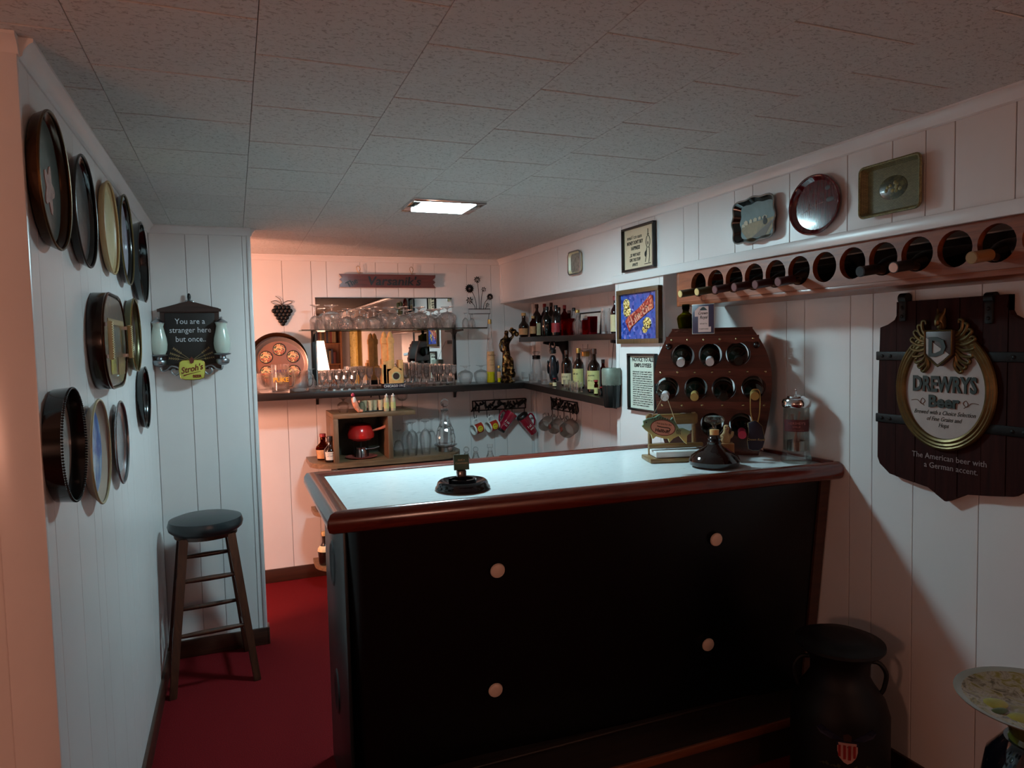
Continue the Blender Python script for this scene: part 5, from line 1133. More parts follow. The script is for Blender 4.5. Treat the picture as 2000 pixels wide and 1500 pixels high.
# ------------------------------------------------------------------ barrel wine rack on the bar
BX, BY = 1.752, 2.262
bw = T('barrel_wine_rack', 'dark wooden barrel-shaped wine rack with brass studs on the bar', 'wine rack', (BX, BY, BT+.001), rotz=-37)
bwood = wood('barrel_red_brown', '35130e', '58271c', .35, 5, 0, .3); bw2 = wood('barrel_strap_wood', '431d17', '6d3528', .35, 5, 0, .3)
k = depth((BX, BY, 1.25))/F
HB = .50
def half(z):  # half width of the barrel at height z
    return .222-.075*((z-.30)/.2)**2 if z > .30 else .222-.05*((.30-z)/.3)**2
holes = [[(-.112, .392), (-.005, .394), (.098, .396)], [(-.172, .262), (-.062, .262), (.044, .262), (.155, .265)], [(-.11, .12), (.0, .12), (.11, .12)]]
def plate(yf, yb):
    """barrel-shaped board with round openings, built as a fine grid with the openings left out and the rims rounded"""
    b = BM(); nx, nz = 74, 84; V = {}
    def inside(x, z):
        if abs(x) > half(z): return False
        for row_ in holes:
            for hx, hz in row_:
                if (x-hx)**2+(z-hz)**2 < .0455**2: return False
        return True
    xs = [-.225+.45*i/nx for i in range(nx+1)]; zs_ = [HB*j/nz for j in range(nz+1)]
    def snap(x, z):
        for row_ in holes:
            for hx, hz in row_:
                d = math.hypot(x-hx, z-hz)
                if .036 < d < .0545 and abs(d-.0455) < .0048: return hx+(x-hx)*.0455/d, hz+(z-hz)*.0455/d
        h_ = half(z)
        if abs(abs(x)-h_) < .0045: return math.copysign(h_, x), z
        return x, z
    def vert(i, j, y):
        if (i, j, y) not in V: x, z = snap(xs[i], zs_[j]); V[(i, j, y)] = b.verts.new((x, y, z))
        return V[(i, j, y)]
    cells = {(i, j) for i in range(nx) for j in range(nz) if inside((xs[i]+xs[i+1])/2, (zs_[j]+zs_[j+1])/2)}
    for i, j in cells:
        b.faces.new([vert(i, j, yf), vert(i+1, j, yf), vert(i+1, j+1, yf), vert(i, j+1, yf)]); b.faces.new([vert(i, j, yb), vert(i, j+1, yb), vert(i+1, j+1, yb), vert(i+1, j, yb)])
        for di, dj, e in ((-1, 0, ((i, j), (i, j+1))), (1, 0, ((i+1, j), (i+1, j+1))), (0, -1, ((i, j), (i+1, j))), (0, 1, ((i, j+1), (i+1, j+1)))):
            if (i+di, j+dj) not in cells:
                (a, c), (d, f_) = e; b.faces.new([vert(a, c, yf), vert(d, f_, yf), vert(d, f_, yb), vert(a, c, yb)])
    bmesh.ops.recalc_face_normals(b, faces=b.faces[:]); return b
O('front_board', plate(-.02, 0), bwood, bw, ang=60)
o = O('back_board', plate(.07, .085), bwood, bw, ang=60)
O('top_board', box(BM(), -.145, .145, -.02, .085, HB-.018, HB, .003), bw2, bw)
O('base_board', box(BM(), -.17, .17, -.02, .085, 0, .018, .003), bw2, bw)
for zc, n_ in ((.455, 6), (.327, 7), (.197, 6)):
    w_ = half(zc)-.002; b = BM()
    tp = [(-w_+2*w_*i/24, zc+.014) for i in range(25)]; bt = [(w_-2*w_*i/24, zc-.014-.004*math.cos(i*math.pi/3)) for i in range(25)]
    prism(b, tp[::-1]+bt[::-1], -.0275, -.0195); st = O('strap', b, bw2, bw, smooth=False)
    for i in range(n_): O('stud', ball(BM(), (-w_+.022+(2*w_-.044)*i/(n_-1), -.0285, zc), .0052, (1, .7, 1), 7), M('nickel_brass', 'b3a07a', .25, .9), st)
for s_ in (-1, 1):
    O('rod', tube(BM(), [(s_*.165, -.03, .43), (s_*.165, .085, .43)], .008, 10), bwood, bw); O('rod_knob', ball(BM(), (s_*.165, -.034, .43), .0135, n=10), M('dark_ball_knob', '231310', .2), bw)
    for za, zb in ((.0, .2), (.33, HB)):      # barrel stave along the side, above and below the side openings
        b = BM(); A = [[b.verts.new((half(z)*s_+e*s_, y, z)) for e, y in ((-.004, 0), (.001, 0), (.001, .07), (-.004, .07))] for z in [za+(zb-za)*i/8 for i in range(9)]]
        for P_, Q_ in zip(A, A[1:]):
            for i in range(4): b.faces.new((P_[i], P_[(i+1) % 4], Q_[(i+1) % 4], Q_[i]))
        b.faces.new(A[0]); b.faces.new(A[-1][::-1]); bmesh.ops.recalc_face_normals(b, faces=b.faces[:]); O('stave', b, M('stave_dark', '1a0b08', .4), bw)
mw = bw.matrix_world.copy() if False else Matrix.Translation((BX, BY, BT+.001)) @ Matrix.Rotation(R(-37), 4, 'Z')
wfo, wlab = M('white_foil', 'cfcfd2', .4), M('white_wine_label', 'a9b0ae', .5, var=.2, vscale=30)
gfo = M('straw_foil', 'b39a5a', .4, .3); dfo = M('dark_foil', '23221d', .35, .4)
bspec = [(0, 0, wfo, None, 'white-capped wine bottle in the barrel rack top row nearest the mosaic picture'), (0, 1, wfo, None, 'white-capped wine bottle in the middle of the barrel rack top row'), (0, 2, dfo, wlab, 'dark-capped wine bottle with grey label in the barrel rack top row'),
         (1, 0, wfo, wlab, 'white-capped wine bottle holding the fish sign cord'), (1, 1, gfo, None, 'straw-capped wine bottle in the barrel rack middle row'), (1, 2, dfo, wlab, 'wine bottle with hollow dark cap in the barrel rack middle row'), (1, 3, gfo, wlab, 'wine bottle with gold cord hanging from its neck'),
         (2, 2, M('pink_foil', 'b83a5a', .35), wlab, 'pink-capped wine bottle in the lowest row of the barrel rack'), (2, 1, dfo, None, 'dark wine bottle in the lowest row behind the wine-filled decanter')]
for ri, ci, fo, lm, lab in bspec:
    hx, hz = holes[ri][ci]
    q = mw @ Vector((hx, .125, hz+.012)); e = mw @ Vector((hx-.004, -.135, hz-.022)); d = (e-q).normalized()
    t = winebottle(lab, q, (0, 0, 0), .275, .0385, dkgreen_glass, fo, None, lm, group='bottles in the barrel rack'); t.rotation_euler = d.to_track_quat('Z', 'Y').to_euler()
# green bottle behind the tag, on top of the rack
q = mw @ Vector((-.10, .08, HB)); bottle('short green glass bottle on top of the barrel rack behind the tag', q, .10, .036, 'squat', glass('glass_lime', 'a8a820', .4), green_g, name='green_bottle', cap=(.8, 1.0), liquid=(M('olive_liquid', '7a7a10', .2), .5))
# ------------------------------------------------------------------ things on the bar
# fish sign on the cord
v = at(1322, 838, 0, 1.52)
fs = T('fish_sign', 'green painted wooden fish sign joking about halibut, hung on a cord', 'sign', (at(1300, 835, 1, 2.04)[0], 2.04, at(1300, 835, 1, 2.04)[2]), rot=(0, 10, -20))
k = depth(fs.location)/F
fm, nt, b_ = newmat('fish_paint'); g_ = nd(nt, 'ShaderNodeSeparateXYZ'); nt.links.new(coords(nt, kind='Object'), g_.inputs[0]); mp = nd(nt, 'ShaderNodeMapRange'); mp.inputs[1].default_value = -.05; mp.inputs[2].default_value = .05; nt.links.new(g_.outputs['Z'], mp.inputs[0])
nt.links.new(ramp(nt, mp.outputs[0], [(.2, 'c3c07a'), (.45, '7d9c72'), (.7, '4a7a64')]), b_.inputs['Base Color']); b_.inputs['Roughness'].default_value = .5
out = [(-46, 6), (-44, 0), (-47, -4), (-40, -10), (-26, -18), (-22, -26), (-16, -20), (0, -22), (8, -21), (12, -28), (18, -19), (28, -12), (40, -22), (46, -26), (44, -10), (50, 0), (34, 4), (26, 2), (18, 12), (10, 22), (6, 16), (-10, 20), (-16, 24), (-24, 17), (-38, 12)]
O('fish_body', prism(BM(), [(x*k, z*k) for x, z in out], -.005, .005, .001), fm, fs, smooth=False)
O('oval_plate', lathe(BM(), [(0, .0064), (24*k, .0064), (24*k, .005)], 32, OUT, sy=.62), M('oval_pink', 'c99884', .5), fs, loc=(-6*k, 0, -1*k)); O('oval_edge', tube(BM(), [(-6*k+24*k*math.cos(a), -.0064, -1*k+15*k*math.sin(a)) for a in [2*math.pi*i/28 for i in range(28)]], .8*k, 6, True), M('oval_red_edge', '6d2a22', .5), fs)
text('I Fish Just for the', 4.6*k, ink, fs, (-6*k, -.0068, 5*k)); text('Halibut!', 9*k, ink, fs, (-6*k, -.0068, -10*k), off=.0004)
O('fish_hook', tube(BM(), smoothpts([(-18*k, -.007, 1*k), (-10*k, -.007, 0), (6*k, -.007, 0*k), (8*k, -.007, -4*k), (4*k, -.007, -6*k), (2*k, -.007, -4*k)], 4), .9*k, 6), ink, fs)
O('fish_eye', ball(BM(), (-40*k, -.006, 5*k), 1.4*k, n=6), black_m, fs)
b = BM()
for i in range(9): tube(b, [((-30+5*i)*k, -.0055, (15 if i > 1 else 12)*k), ((-29+5*i)*k, -.0055, (19 if i > 1 else 15)*k)], .6*k, 5)
for i in range(3): tube(b, [((24+3*i)*k, -.0055, -9*k), ((22+3*i)*k, -.0055, -3*k), ((24+3*i)*k, -.0055, 0)], .6*k, 5)
O('fin_strokes', b, ink, fs)
cap0 = mw @ Vector((holes[1][0][0]-.004, -.105, holes[1][0][1]-.01)); inv = (Matrix.Translation(fs.location) @ fs.rotation_euler.to_matrix().to_4x4()).inverted()
O('cord', tube(tube(BM(), [(-30*k, 0, 16*k), inv @ cap0], .0011, 5), [(22*k, 0, 6*k), inv @ cap0], .0011, 5), M('twine', '8a7050', .8), fs)
# napkin holder
P0 = at(1310, 893, 2, BT)
nh = T('napkin_holder', 'wooden napkin holder with rail top standing behind the fish sign', 'napkin holder', (1.53, 2.22, BT+.001), rotz=-16)
pine = wood('honey_pine', '6a5030', '8f7245', .4, 6, 0, .2)
O('base', box(BM(), -.10, .125, -.06, .06, 0, .016, .003), pine, nh)
for x in (-.07, .105): O('post', tube(BM(), [(x, .045, .01), (x, .045, .175)], .008, 10), pine, nh)
O('top_bar', box(BM(), -.085, .12, .035, .055, .13, .172, .008), pine, nh)
O('press_bar', box(BM(), -.09, .125, -.006, .012, .046, .064, .006), pine, nh)
np_ = tag(O('napkin_stack', box(BM(), -.075, .11, -.05, .035, .018, .04, .003), M('white_paper_napkin', 'd5d9d8', .8), loc=(1.53, 2.22, BT+.001), rot=(0, 0, -16)), 'stack of white paper napkins in the wooden holder', 'napkins')
# ship's decanter with dark wine
v = at(1390, 905, 2, BT)
sd = T('ship_decanter', "wide-bottomed ship's decanter of dark red wine with mushroom stopper", 'decanter', (1.585, 2.035, BT+.001)); k = depth(sd.location)/F
O('body', lathe(BM(), [(0, 0), (40*k, 0), (47*k, 4*k), (49*k, 12*k), (44*k, 22*k), (28*k, 33*k), (17*k, 39*k), (13*k, 44*k), (14*k, 48*k), (11*k, 51*k), (13*k, 55*k), (10*k, 58*k), (9*k, 62*k), (8*k, 62*k), (9*k, 44*k), (0, 40*k)], 40), M('dark_wine_glass', '190807', .06, coat=.6), sd)
O('cork', lathe(BM(), [(0, 60*k), (8.5*k, 61*k), (9*k, 72*k), (0, 74*k)], 18), cap_tan, sd)
O('stopper', lathe(BM(), [(0, 73*k), (4*k, 74*k), (3.5*k, 80*k), (9*k, 83*k), (19*k, 88*k), (20*k, 93*k), (16*k, 98*k), (0, 100*k)], 28), glass('glass_stopper', 'e8ecea', .6), sd)
# corkscrew figure in a box
cf = T('cork_figure', 'carved wooden bottle-stopper figure in a cardboard box behind the decanter', 'figurine', (1.688, 2.10, BT+.001), rotz=-30); k = depth(cf.location)/F
O('box', box(BM(), -12*k, 14*k, -12*k, 12*k, 0, 36*k, .001), M('kraft_card', '8f6038', .8), cf)
skinned('figure', [(0, 0, 34*k, 8*k), (0, 0, 48*k, 8*k), (0, 0, 58*k, 4.5*k), (1*k, -2*k, 66*k, 7*k, 7*k), (1*k, -2*k, 72*k, 5*k), (11*k, -3*k, 50*k, 3.5*k), (12*k, -6*k, 60*k, 3*k), (-9*k, -4*k, 50*k, 3*k), (-4*k, -8*k, 46*k, 2.5*k)], [(0, 1), (1, 2), (2, 3), (3, 4), (1, 5), (5, 6), (1, 7), (7, 8)], M('carved_limewood', 'a98a5f', .6, var=.2, vscale=40), cf)
O('painted_eyes', ball(ball(BM(), (-2*k, -8.6*k, 68*k), 1.2*k, n=5), (4*k, -8.4*k, 69*k), 1.2*k, n=5), black_m, cf)
O('nose', ball(BM(), (1*k, -9.5*k, 64.5*k), 2*k, n=6), M('nose_red', '7a3a2c', .5), cf)
# purple drawstring pouch
e = mw @ Vector((holes[1][3][0]-.004, -.105, holes[1][3][1]-.02))
pb = T('velvet_pouch', 'dark purple velvet pouch with gold drawstring hanging from a bottle neck', 'pouch', (e.x-.005, e.y-.012, 1.09), rotz=-37); k = depth(pb.location)/F
pp = [(-14, 25), (-8, 28), (0, 31), (6, 26), (12, 20), (15, 6), (17, -8), (13, -22), (6, -28), (-6, -28), (-13, -25), (-15, -10), (-12, 8)]
b = BM(); prism(b, [(x*k, z*k) for x, z in pp], -.013, .013, .006); O('pouch_body', b, M('purple_velvet', '120c24', .7, bp=.3, bscale=40), pb)
O('trim_cord', tube(BM(), [(x*k*1.01, 0, z*k*1.01) for x, z in pp], .0009, 6, True), M('gold_cord', 'b39a58', .5, .3), pb)
zt_ = e.z-1.09
O('drawstring', tube(BM(), smoothpts([(-4*k, 0, 26*k), (-9*k, 0, zt_*.6), (-8*k, 0, zt_+.008), (0, -.004, zt_+.02), (8*k, 0, zt_+.008), (8*k, 0, zt_*.6), (4*k, 0, 26*k)], 6), .0022, 6), M('gold_cord', 'b39a58', .5, .3), pb)
text('Crown Royal', 6.2*k, M('gold_embroidery', 'a8925a', .5), pb, (0, -.0135, -8*k), shear=.3)
# glass straw jar
v = at(1563, 902, 2, BT)
sj = T('straw_jar', 'tall glass straw jar with chrome lid at the wall end of the bar', 'jar', (1.895, 1.965, BT+.001), rotz=-42); k = depth(sj.location)/F
O('glass_cylinder', lathe(BM(), [(0, 0), (27*k, 0), (29*k, 3*k), (25*k, 22*k), (24*k, 30*k), (24*k, 112*k), (22.5*k, 112*k), (22.5*k, 24*k), (0, 22*k)], 36), glass('glass_jar', 'eef0ee', .35), sj)
O('inner_cup', lathe(BM(), [(0, 23*k), (17*k, 23*k), (17*k, 42*k), (16*k, 42*k), (16*k, 25*k), (0, 25*k)], 24), chrome, sj)
lid = O('lid', lathe(BM(), [(25*k, 108*k), (26.5*k, 110*k), (26.5*k, 118*k), (24*k, 123*k), (17*k, 126*k), (16*k, 129*k), (6*k, 132*k), (0, 132*k)], 36), chrome, sj); O('lid_knob', ball(tube(BM(), [(0, 0, 130*k), (0, 0, 139*k)], 1*k, 6), (0, 0, 141*k), 2.6*k), chrome, lid)
lb = O('red_label', lathe(BM(), [(24.3*k, 62*k), (24.3*k, 85*k)], 20, None, -155, -25), M('maroon_label', '4a1018', .5), sj)
lt = M('label_tan_text', 'a86a6a', .5); text("HERSHEY'S", 6.6*k, lt, lb, (0, -25.2*k, 76*k)); text('SYRUP', 5*k, lt, lb, (0, -25.2*k, 69.5*k)); scribble(lb, -14*k, 14*k, 64.5*k, 2*k, -25*k, lt, 4)
for i, (x0_, x1_, c_) in enumerate(((-9, 6, 'b98a80'), (8, -8, 'a87468'), (2, 14, 'c49a90'), (-4, 2, '9a2f2a'))):
    O('straw', tube(BM(), [(x0_*k*.6, (i-1.5)*4*k, 25*k), (x1_*k, (i-1.5)*5*k, (100-6*i)*k)], 2*k, 8), M('straw_%d' % i, c_, .4), sj)
# ashtray with matchbook
v = at(908, 958, 2, BT)
ah = T('ashtray', 'round black ashtray with matchbook stand on the white bar top', 'ashtray', (v.x, 2.09, BT+.001)); k = depth(ah.location)/F
ab = M('black_bakelite', '0c0e12', .15, coat=.5)
O('dish', lathe(BM(), [(0, 1*k), (50*k, 0), (54*k, 3*k), (53*k, 6*k), (51*k, 8*k), (50*k, 12*k), (48*k, 16*k), (45*k, 18*k), (40*k, 14*k), (20*k, 8*k), (0, 8*k)], 48), ab, ah)
b = BM(); lathe(b, [(20*k, 8*k), (27*k, 8*k), (27*k, 21*k), (21*k, 21*k), (20*k, 8*k)], 36, None, 200, 520); O('inner_ring', b, ab, ah)
O('match_stand', box(BM(), -9*k, 9*k, 2*k, 12*k, 8*k, 36*k, .002), ab, ah)
mbk = tag(O('matchbook', box(BM(), -15*k, 15*k, -2.5*k, 2.5*k, 0, 30*k, .001), M('matchbook_green', '2c4a36', .45), loc=(v.x+1*k, 2.09+7*k, BT+.001+36.2*k), rot=(-8, 0, -8)), 'dark green matchbook standing in the black ashtray', 'matchbook')
gt = M('matchbook_gold', 'b39a72', .5); scribble(mbk, -7*k, 7*k, 18*k, 4*k, -2.9*k, gt, 8); text('Commissary', 5*k, gt, mbk, (0, -2.8*k, 12*k), name='lettering')
# ------------------------------------------------------------------ big beer sign on the right wall (facing -x)
bs = T('tavern_sign', 'large dark plank tavern sign for Drewrys beer with gilt crest and oval', 'sign', (XW-.003, 1.415, 1.28), rotz=-90)
plank = wood('aged_red_plank', '1f0908', '35140f', .7, 5, 2, .0, .4)
def Yp(px, py): p = at(px, py, 0, XW-.03); return (-(p.y-1.415), p.z-1.28)
ol = [Yp(*c) for c in ((1749, 590), (1752, 610), (1745, 625), (1732, 634), (1717, 640), (1713, 760), (1711, 890), (1716, 905), (1735, 925), (1770, 938), (1810, 952), (1843, 979), (1850, 975), (1880, 968), (1940, 972), (1985, 975))]
xm = Yp(1845, 979)[0]
left_ = [c for c in ol if c[0] <= xm]
pts = left_+[(2*xm-x, z) for x, z in reversed(left_)]
# planks: slices of the outline with joints between
def clip(poly, a, c):
    def cut(P_, f, keep):
        o = []
        for i in range(len(P_)):
            p_, q_ = P_[i], P_[(i+1) % len(P_)]; kp, kq = keep(p_[0]), keep(q_[0])
            if kp: o.append(p_)
            if kp != kq: t_ = (f-p_[0])/(q_[0]-p_[0]); o.append((f, p_[1]+(q_[1]-p_[1])*t_))
        return o
    return cut(cut(poly, a, lambda x: x >= a), c, lambda x: x <= c)
xs_ = sorted(x for x, z in pts); lo_, hi_ = xs_[0], xs_[-1]; ns = 7
for i in range(ns):
    a, c = lo_+(hi_-lo_)*i/ns, lo_+(hi_-lo_)*(i+1)/ns; P_ = clip(pts, a+.0012, c-.0012)
    if len(P_) > 2: O('plank', prism(BM(), P_, -.022-.0015*(i % 2), 0), plank, bs, smooth=False)
strap_m = M('black_forged_iron', '151515', .5, .5, bp=.5, bscale=80)
for py in (695, 815):
    zc = Yp(1713, py)[1]
    o = O('iron_strap', box(BM(), lo_-.004, hi_+.004, -.0262, -.0225, zc-.014, zc+.014, .003), strap_m, bs)
    for x in (lo_+.02, lo_+.05, hi_-.02, hi_-.05): O('rivet', ball(BM(), (x, -.027, zc), .0055, (1, .6, 1), 6), strap_m, o)
for px in (1763, 1932):
    xh, zh = Yp(px, 590); o = O('hanging_strap', box(BM(), xh-.012, xh+.012, -.03, -.0225, zh-.06, zh+.012, .004), strap_m, bs)
    O('strap_curl', lathe(BM(), [(0, -.013), (.016, -.013), (.016, .013), (0, .013)], 16, tr(xh, -.018, zh+.012) @ ry(90)), strap_m, o)
    for dz in (-.018, -.045): O('rivet', ball(BM(), (xh, -.031, zh+dz), .0055, (1, .6, 1), 6), strap_m, o)
cx, cz = (Yp(1757, 770)[0]+Yp(1943, 780)[0])/2, (Yp(1840, 640)[1]+Yp(1840, 882)[1])/2
ax_, az_ = (Yp(1943, 775)[0]-Yp(1752, 770)[0])/2, (Yp(1840, 650)[1]-Yp(1840, 882)[1])/2
gilt = M('gilt_moulding', '5f4c28', .35, .6, var=.3, vscale=30); ivory = M('oval_ivory', 'a89c96', .6, var=.06, vscale=20)
O('oval_field', lathe(BM(), [(0, .028), (ax_*.84, .028), (ax_*.84, .022)], 48, OUT, sy=az_/ax_), ivory, bs, loc=(cx, 0, cz))
for f_, rr_ in ((.87, .0085), (.935, .0075), (.985, .007)): O('oval_ring', tube(BM(), [(cx+ax_*f_*math.cos(a), -.03, cz+az_*f_*math.sin(a)) for a in [2*math.pi*i/56 for i in range(56)]], rr_, 8, True), gilt, bs)
gtx = M('dark_green_letters', '16241d', .45)
text('DREWRYS', .064, gtx, bs, (cx, -.029, cz-.005), ext=.003, sx=.69, off=.0022); text('Beer', .05, gtx, bs, (cx, -.029, cz-.052), ext=.003, sx=1.0, off=.0018)
for s_, z, w_ in (('Brewed with a Choice Selection', -.075, .0165), ('of Fine Grains and', -.094, .0165), ('Hops', -.112, .0165)): text(s_, w_*1.12, gtx, bs, (cx, -.0285, cz+z), shear=.35, sx=.8)
for s_ in (-1, 1): O('flourish', tube(BM(), smoothpts([(cx+s_*.105, -.029, cz-.036), (cx+s_*.085, -.029, cz-.034), (cx+s_*.07, -.029, cz-.046), (cx+s_*.06, -.029, cz-.036), (cx+s_*.068, -.029, cz-.028), (cx+s_*.074, -.029, cz-.04), (cx+s_*.062, -.029, cz-.05)], 5), .0009, 5), M('flourish_brown', '5e3f2a', .5), bs)
slog = M('slogan_pale', '8f7f7d', .5); xs1, zs1 = Yp(1838, 905); xs2, zs2 = Yp(1848, 928)
text('The American beer with', .0245, slog, bs, (cx+.012, -.0245, cz-az_-.035), sx=.96); text('a German accent.', .0245, slog, bs, (cx+.02, -.0245, cz-az_-.062), sx=.96)
# crest: shield, horse head, scroll foliage
zs_c = cz+az_*.74
sh_ = [(-.042, .045), (.042, .045), (.042, -.025), (.02, -.045), (0, -.06), (-.02, -.045), (-.042, -.025)]
shield = O('shield', prism(BM(), [(cx-.004+x, zs_c+z) for x, z in sh_], -.05, -.03, .003), M('shield_brown', '43302a', .4), bs)
O('shield_border', tube(BM(), [(cx-.004+x, -.05, zs_c+z) for x, z in sh_], .003, 6, True), gilt, shield)
O('shield_band', prism(BM(), [(cx-.004+x, zs_c+z) for x, z in ((-.038, .025), (-.03, .02), (.036, -.025), (.018, -.041), (0, -.054), (-.036, -.022))], -.0515, -.05), ivory, shield, smooth=False)
text('D', .08, gtx, shield, (cx-.006, -.052, zs_c-.03), ext=.002, off=.002)
for s_ in (-1, 1):
    for q in range(9):
        a0 = R(28+19*q-60); st_ = Vector((cx-.004+s_*.045, -.034, zs_c+.03-.0085*q)); ln = .055-.003*abs(q-3)
        d1 = Vector((s_*math.cos(R(62-18*q)), 0, math.sin(R(62-18*q)))); n1 = Vector((-d1.z, 0, d1.x))*s_
        c_ = [st_, st_+d1*ln*.5-n1*.006, st_+d1*ln+n1*.004, st_+d1*ln*.95+n1*.014, st_+d1*ln*.75+n1*.012]
        O('leaf_scroll', tube(BM(), smoothpts(c_, 4), [.0065-.0002*i for i in range(17)], 7), gilt, bs)
hz0 = zs_c+.045
skinned('horse_head', [(cx-.004, -.034, hz0, .014), (cx-.004, -.038, hz0+.022, .0145), (cx-.004, -.042, hz0+.04, .012), (cx-.006, -.052, hz0+.026, .0085), (cx-.006, -.056, hz0+.012, .0065), (cx-.014, -.038, hz0+.054, .004), (cx+.006, -.038, hz0+.054, .004), (cx-.016, -.038, hz0+.066, .002), (cx+.008, -.038, hz0+.066, .002)], [(0, 1), (1, 2), (2, 3), (3, 4), (2, 5), (2, 6), (5, 7), (6, 8)], gilt, bs)
# ------------------------------------------------------------------ milk can
mc = T('milk_can', 'black painted milk can with eagle and flag shield emblem by the bar', 'milk can', (1.735, 1.615, 0), rotz=-38); mc.scale = (.88, .88, .9)
cm = M('black_can_paint', '09090a', .55, var=.2, bp=.05, spec=.3)
O('body', lathe(BM(), [(0, 0), (.155, 0), (.165, .01), (.165, .31), (.15, .36), (.115, .41), (.098, .44), (.098, .48), (.105, .5), (.125, .53), (0, .53)], 40), cm, mc)
O('lid', lathe(BM(), [(.1, .53), (.142, .535), (.15, .545), (.149, .555), (.13, .562), (.11, .566), (.1, .575), (.06, .578), (0, .578)], 40), cm, mc)
for s_ in (-1, 1): O('handle', tube(BM(), smoothpts([(s_*.1, 0, .49), (s_*.13, 0, .485), (s_*.152, 0, .45), (s_*.145, 0, .40), (s_*.135, 0, .38)], 5), .008, 8), cm, mc)
def curved(b, y_r=.166):
    for v_ in b.verts:
        a = v_.co.x/y_r; rr_ = y_r-(v_.co.y+y_r); v_.co = Vector((math.sin(a)*(y_r-v_.co.y*1), -math.cos(a)*(y_r-v_.co.y), v_.co.z))
    return b
ez = .245
flag = prism(BM(), [(-.032+.008*i, ez+.03) for i in range(9)]+[(.032, ez), (.026, ez-.02), (.012, ez-.036), (0, ez-.042), (-.012, ez-.036), (-.026, ez-.02), (-.032, ez)], -.0012, 0)
em = O('shield_emblem', curved(flag), M('emblem_white', 'b98a80', .5), mc, smooth=False)
for i in range(4):
    x = -.025+.0155*i; O('stripe', curved(prism(BM(), [(x-.004, ez+.022), (x+.004, ez+.022), (x+.004, ez-.03+abs(x)*.5), (x-.004, ez-.03+abs(x)*.5)], -.0022, -.0012)), M('emblem_red', '8f1f1a', .5), em, smooth=False)
O('shield_chief', curved(prism(BM(), [(-.034, ez+.02), (.034, ez+.02), (.036, ez+.036), (-.036, ez+.036)], -.0024, -.0012)), M('emblem_navy', '10142a', .5), em, smooth=False)
for s_ in (-1, 1):
    O('eagle_wing', curved(prism(BM(), [(s_*.012, ez+.04), (s_*.04, ez+.055), (s_*.085, ez+.075), (s_*.1, ez+.06), (s_*.085, ez+.045), (s_*.05, ez+.036)], -.0012, 0)), M('emblem_wing_blue', '151c33', .5), mc, smooth=False)
    b = BM()
    for i in range(6): prism(b, [(s_*(.02+.012*i), ez-.05-.004*(i % 2)), (s_*(.03+.012*i), ez-.044-.006*(i % 3)), (s_*(.034+.012*i), ez-.054), (s_*(.026+.012*i), ez-.06)], -.0012, 0)
    O('laurel', curved(b), M('emblem_olive', '2e3318', .6), mc, smooth=False)
O('eagle_head', curved(prism(BM(), [(-.012, ez+.036), (.012, ez+.036), (.012, ez+.055), (.0, ez+.062), (-.014, ez+.056)], -.0014, 0)), M('emblem_brown', '3a2318', .5), mc, smooth=False)
# ------------------------------------------------------------------ side table with lidded jar and plate, cut by the frame
tx, ty = 1.462, .865
stb = T('side_table', 'small dark round side table beneath the fruit plate', 'table', (tx, ty, 0))
O('table_top', lathe(BM(), [(0, .43), (.2, .43), (.205, .44), (.2, .45), (0, .45)], 36), base_m, stb); O('pedestal', lathe(BM(), [(.03, .43), (.02, .35), (.03, .2), (.022, .08), (.05, .04), (0, .04)], 20), base_m, stb)
for a in (0, 120, 240): O('leg', tube(BM(), [(0, 0, .06), (.1*math.cos(R(a)), .1*math.sin(R(a)), .05), (.16*math.cos(R(a)), .16*math.sin(R(a)), .012)], .014, 8), base_m, stb)
jr = T('glazed_jar', 'dark glossy round jar with green neck holding up the fruit plate', 'jar', (tx, ty, .4505))
O('body', lathe(BM(), [(0, 0), (.06, 0), (.085, .03), (.1, .09), (.09, .15), (.06, .19), (0, .19)], 32), M('midnight_glaze', '07080f', .06, coat=.6), jr)
O('neck', lathe(BM(), [(.055, .185), (.05, .2), (.06, .225), (.075, .25), (0, .25)], 32), M('olive_glaze', '4b4f1c', .2, coat=.4), jr)
pt = T('fruit_plate', 'white-rimmed plate painted with lemons and leaves, cut off by the picture edge', 'plate', (tx, ty, .7015))
O('rim', lathe(BM(), [(.06, .0), (.13, .012), (.146, .02), (.148, .023), (.142, .023), (.125, .016), (.06, .006)], 48), M('plate_white', '8d8c82', .25, coat=.4), pt)
O('well', lathe(BM(), [(0, 0), (.06, 0), (.125, .0165), (.133, .0195), (.06, .0065), (0, .006)], 48), picmat('plate_floral', [(.3, '2e351c'), (.42, '6d5c44'), (.5, '9a8874'), (.6, '7d6c30'), (.72, '42291a')], 38, .25), pt)
for i in range(5):
    a = R(150+40*i); O('lemon', ball(BM(), (.085*math.cos(a), .085*math.sin(a), .0125), .024, (1.2, .9, .12), 8), M('painted_lemon', '9a8a3a', .3, var=.2, vscale=60), pt)
    O('leaf', ball(BM(), (.1*math.cos(a+.35), .1*math.sin(a+.35), .015), .018, (1.3, .6, .1), 8), M('painted_leaf', '3f4a22', .3), pt)
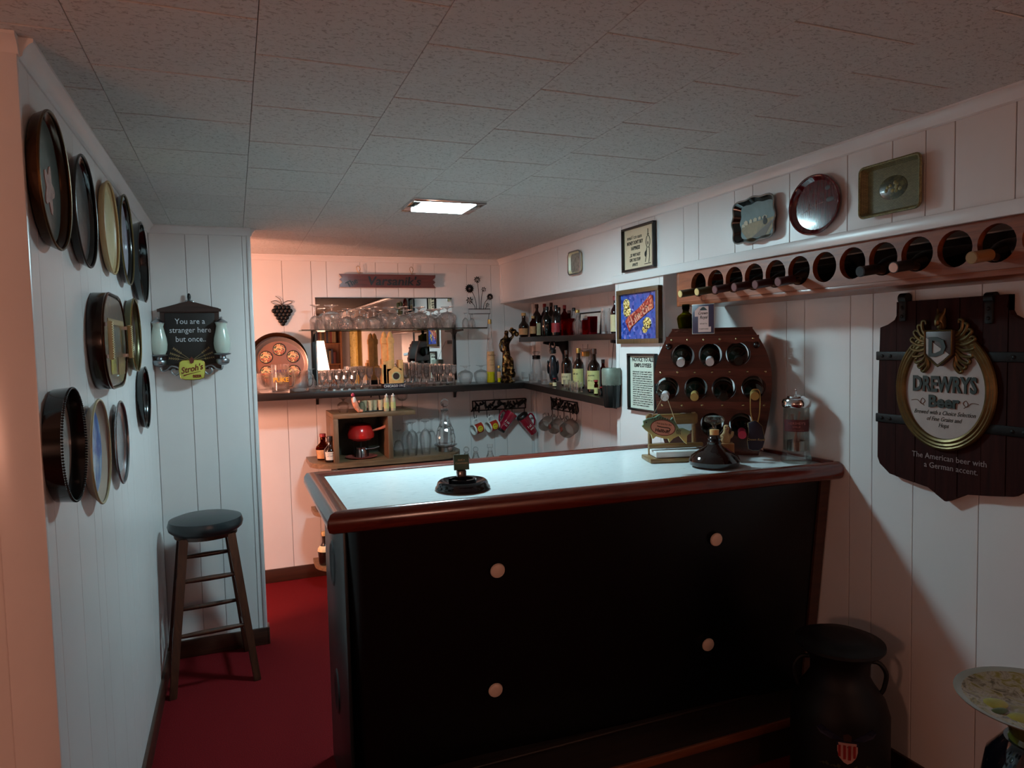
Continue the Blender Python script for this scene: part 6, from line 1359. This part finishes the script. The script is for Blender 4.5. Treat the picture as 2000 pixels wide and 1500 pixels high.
# ================================================================== the far end of the room, seen in the mirror
lamp('big white-shaded table lamp at the far end of the room', (1.15, -2.55, .72), .42, .28, .52, DEN_POWER, 'ffbca0', 'shade')
et = T('end_table', 'brown end table under the shaded lamp across the room', 'table', (1.15, -2.55, 0))
O('table_top', box(BM(), -.25, .25, -.25, .25, .69, .719, .004), oak, et)
for x in (-.22, .22):
    for y in (-.22, .22): O('leg', box(BM(), x-.02, x+.02, y-.02, y+.02, 0, .69, .003), oakv, et)
bk = T('bookcase', 'tall brown bookcase with books at the far end of the room', 'bookcase', (1.2, -4.085, 0))
bkw = wood('bookcase_pine', '7a4a2a', 'a06a40', .5, 5, 2)
for x in (-.6, .6): O('side', box(BM(), x-.015, x+.015, 0, .28, 0, 1.98, .002), bkw, bk)
for z in (.05, .42, .79, 1.16, 1.53, 1.95): O('shelf', box(BM(), -.585, .585, 0, .27, z-.02, z, .002), bkw, bk)
O('back', box(BM(), -.585, .585, 0, .01, .05, 1.95), bkw, bk, smooth=False)
cols = [M('book_%d' % i, c_, .6) for i, c_ in enumerate(('5a1f18', '2a2f45', '6a4a2a', '3a3a30', '7a2f2a', '8a7450', '23332a'))]
q = random.Random(4)
for z in (1.16, 1.53):
    x = -.57
    while x < .5:
        w_ = q.uniform(.028, .05); h_ = q.uniform(.2, .3)
        tag(O('book', box(BM(), x, x+w_-.002, .03, .22, z+.0005, z+h_, .002), q.choice(cols), loc=(1.2, -4.085, 0)), 'old hardback book in the bookcase across the room', 'book', 'books in the far bookcase'); x += w_
ct = T('curtain', 'floral yellow curtain panel at the far end of the room', 'curtain', (1.9, -3.0, 0))
b = BM(); n_ = 40; A = [b.verts.new((-.35+.0+.7*i/n_*0, 0, 0)) for i in range(0)]
rows_ = []
for z in (.1, 2.0): rows_.append([b.verts.new((-.02*math.cos(i*1.1), -.32+.64*i/n_, z)) for i in range(n_+1)])
for i in range(n_): b.faces.new((rows_[0][i], rows_[0][i+1], rows_[1][i+1], rows_[1][i]))
bmesh.ops.solidify(b, geom=b.faces[:], thickness=.004)
O('cloth', b, picmat('curtain_floral', [(.3, '7a6a2a'), (.45, 'd9c77a'), (.7, 'e8d9a0'), (.85, '6d7a3a')], 18, .8), ct); O('rod', tube(BM(), [(0, -.36, 2.0), (0, .36, 2.0)], .012), brass, ct)
ch = T('armchair', 'brown armchair with striped throw across the room', 'chair', (.35, -2.3, 0), rotz=20)
chm = M('brown_upholstery', '3a2318', .8, bp=.2)
O('seat', box(BM(), -.35, .35, -.35, .35, .12, .45, .05), chm, ch); O('backrest', box(BM(), -.35, .35, -.42, -.25, .3, 1.0, .06), chm, ch)
for x in (-.42, .34): O('arm', box(BM(), x, x+.1, -.4, .36, .1, .62, .04), chm, ch)
O('throw', box(BM(), -.25, .2, -.435, -.235, .75, 1.015, .02), picmat('zigzag_throw', [(.3, '1c1412'), (.45, '8f2a22'), (.6, 'd9c3a0'), (.8, '23180f')], 25, .9), ch)
for x in (-.3, .3):
    for y in (-.3, .28): O('foot', tube(BM(), [(x, y, 0), (x, y, .13)], .02), base_m, ch)
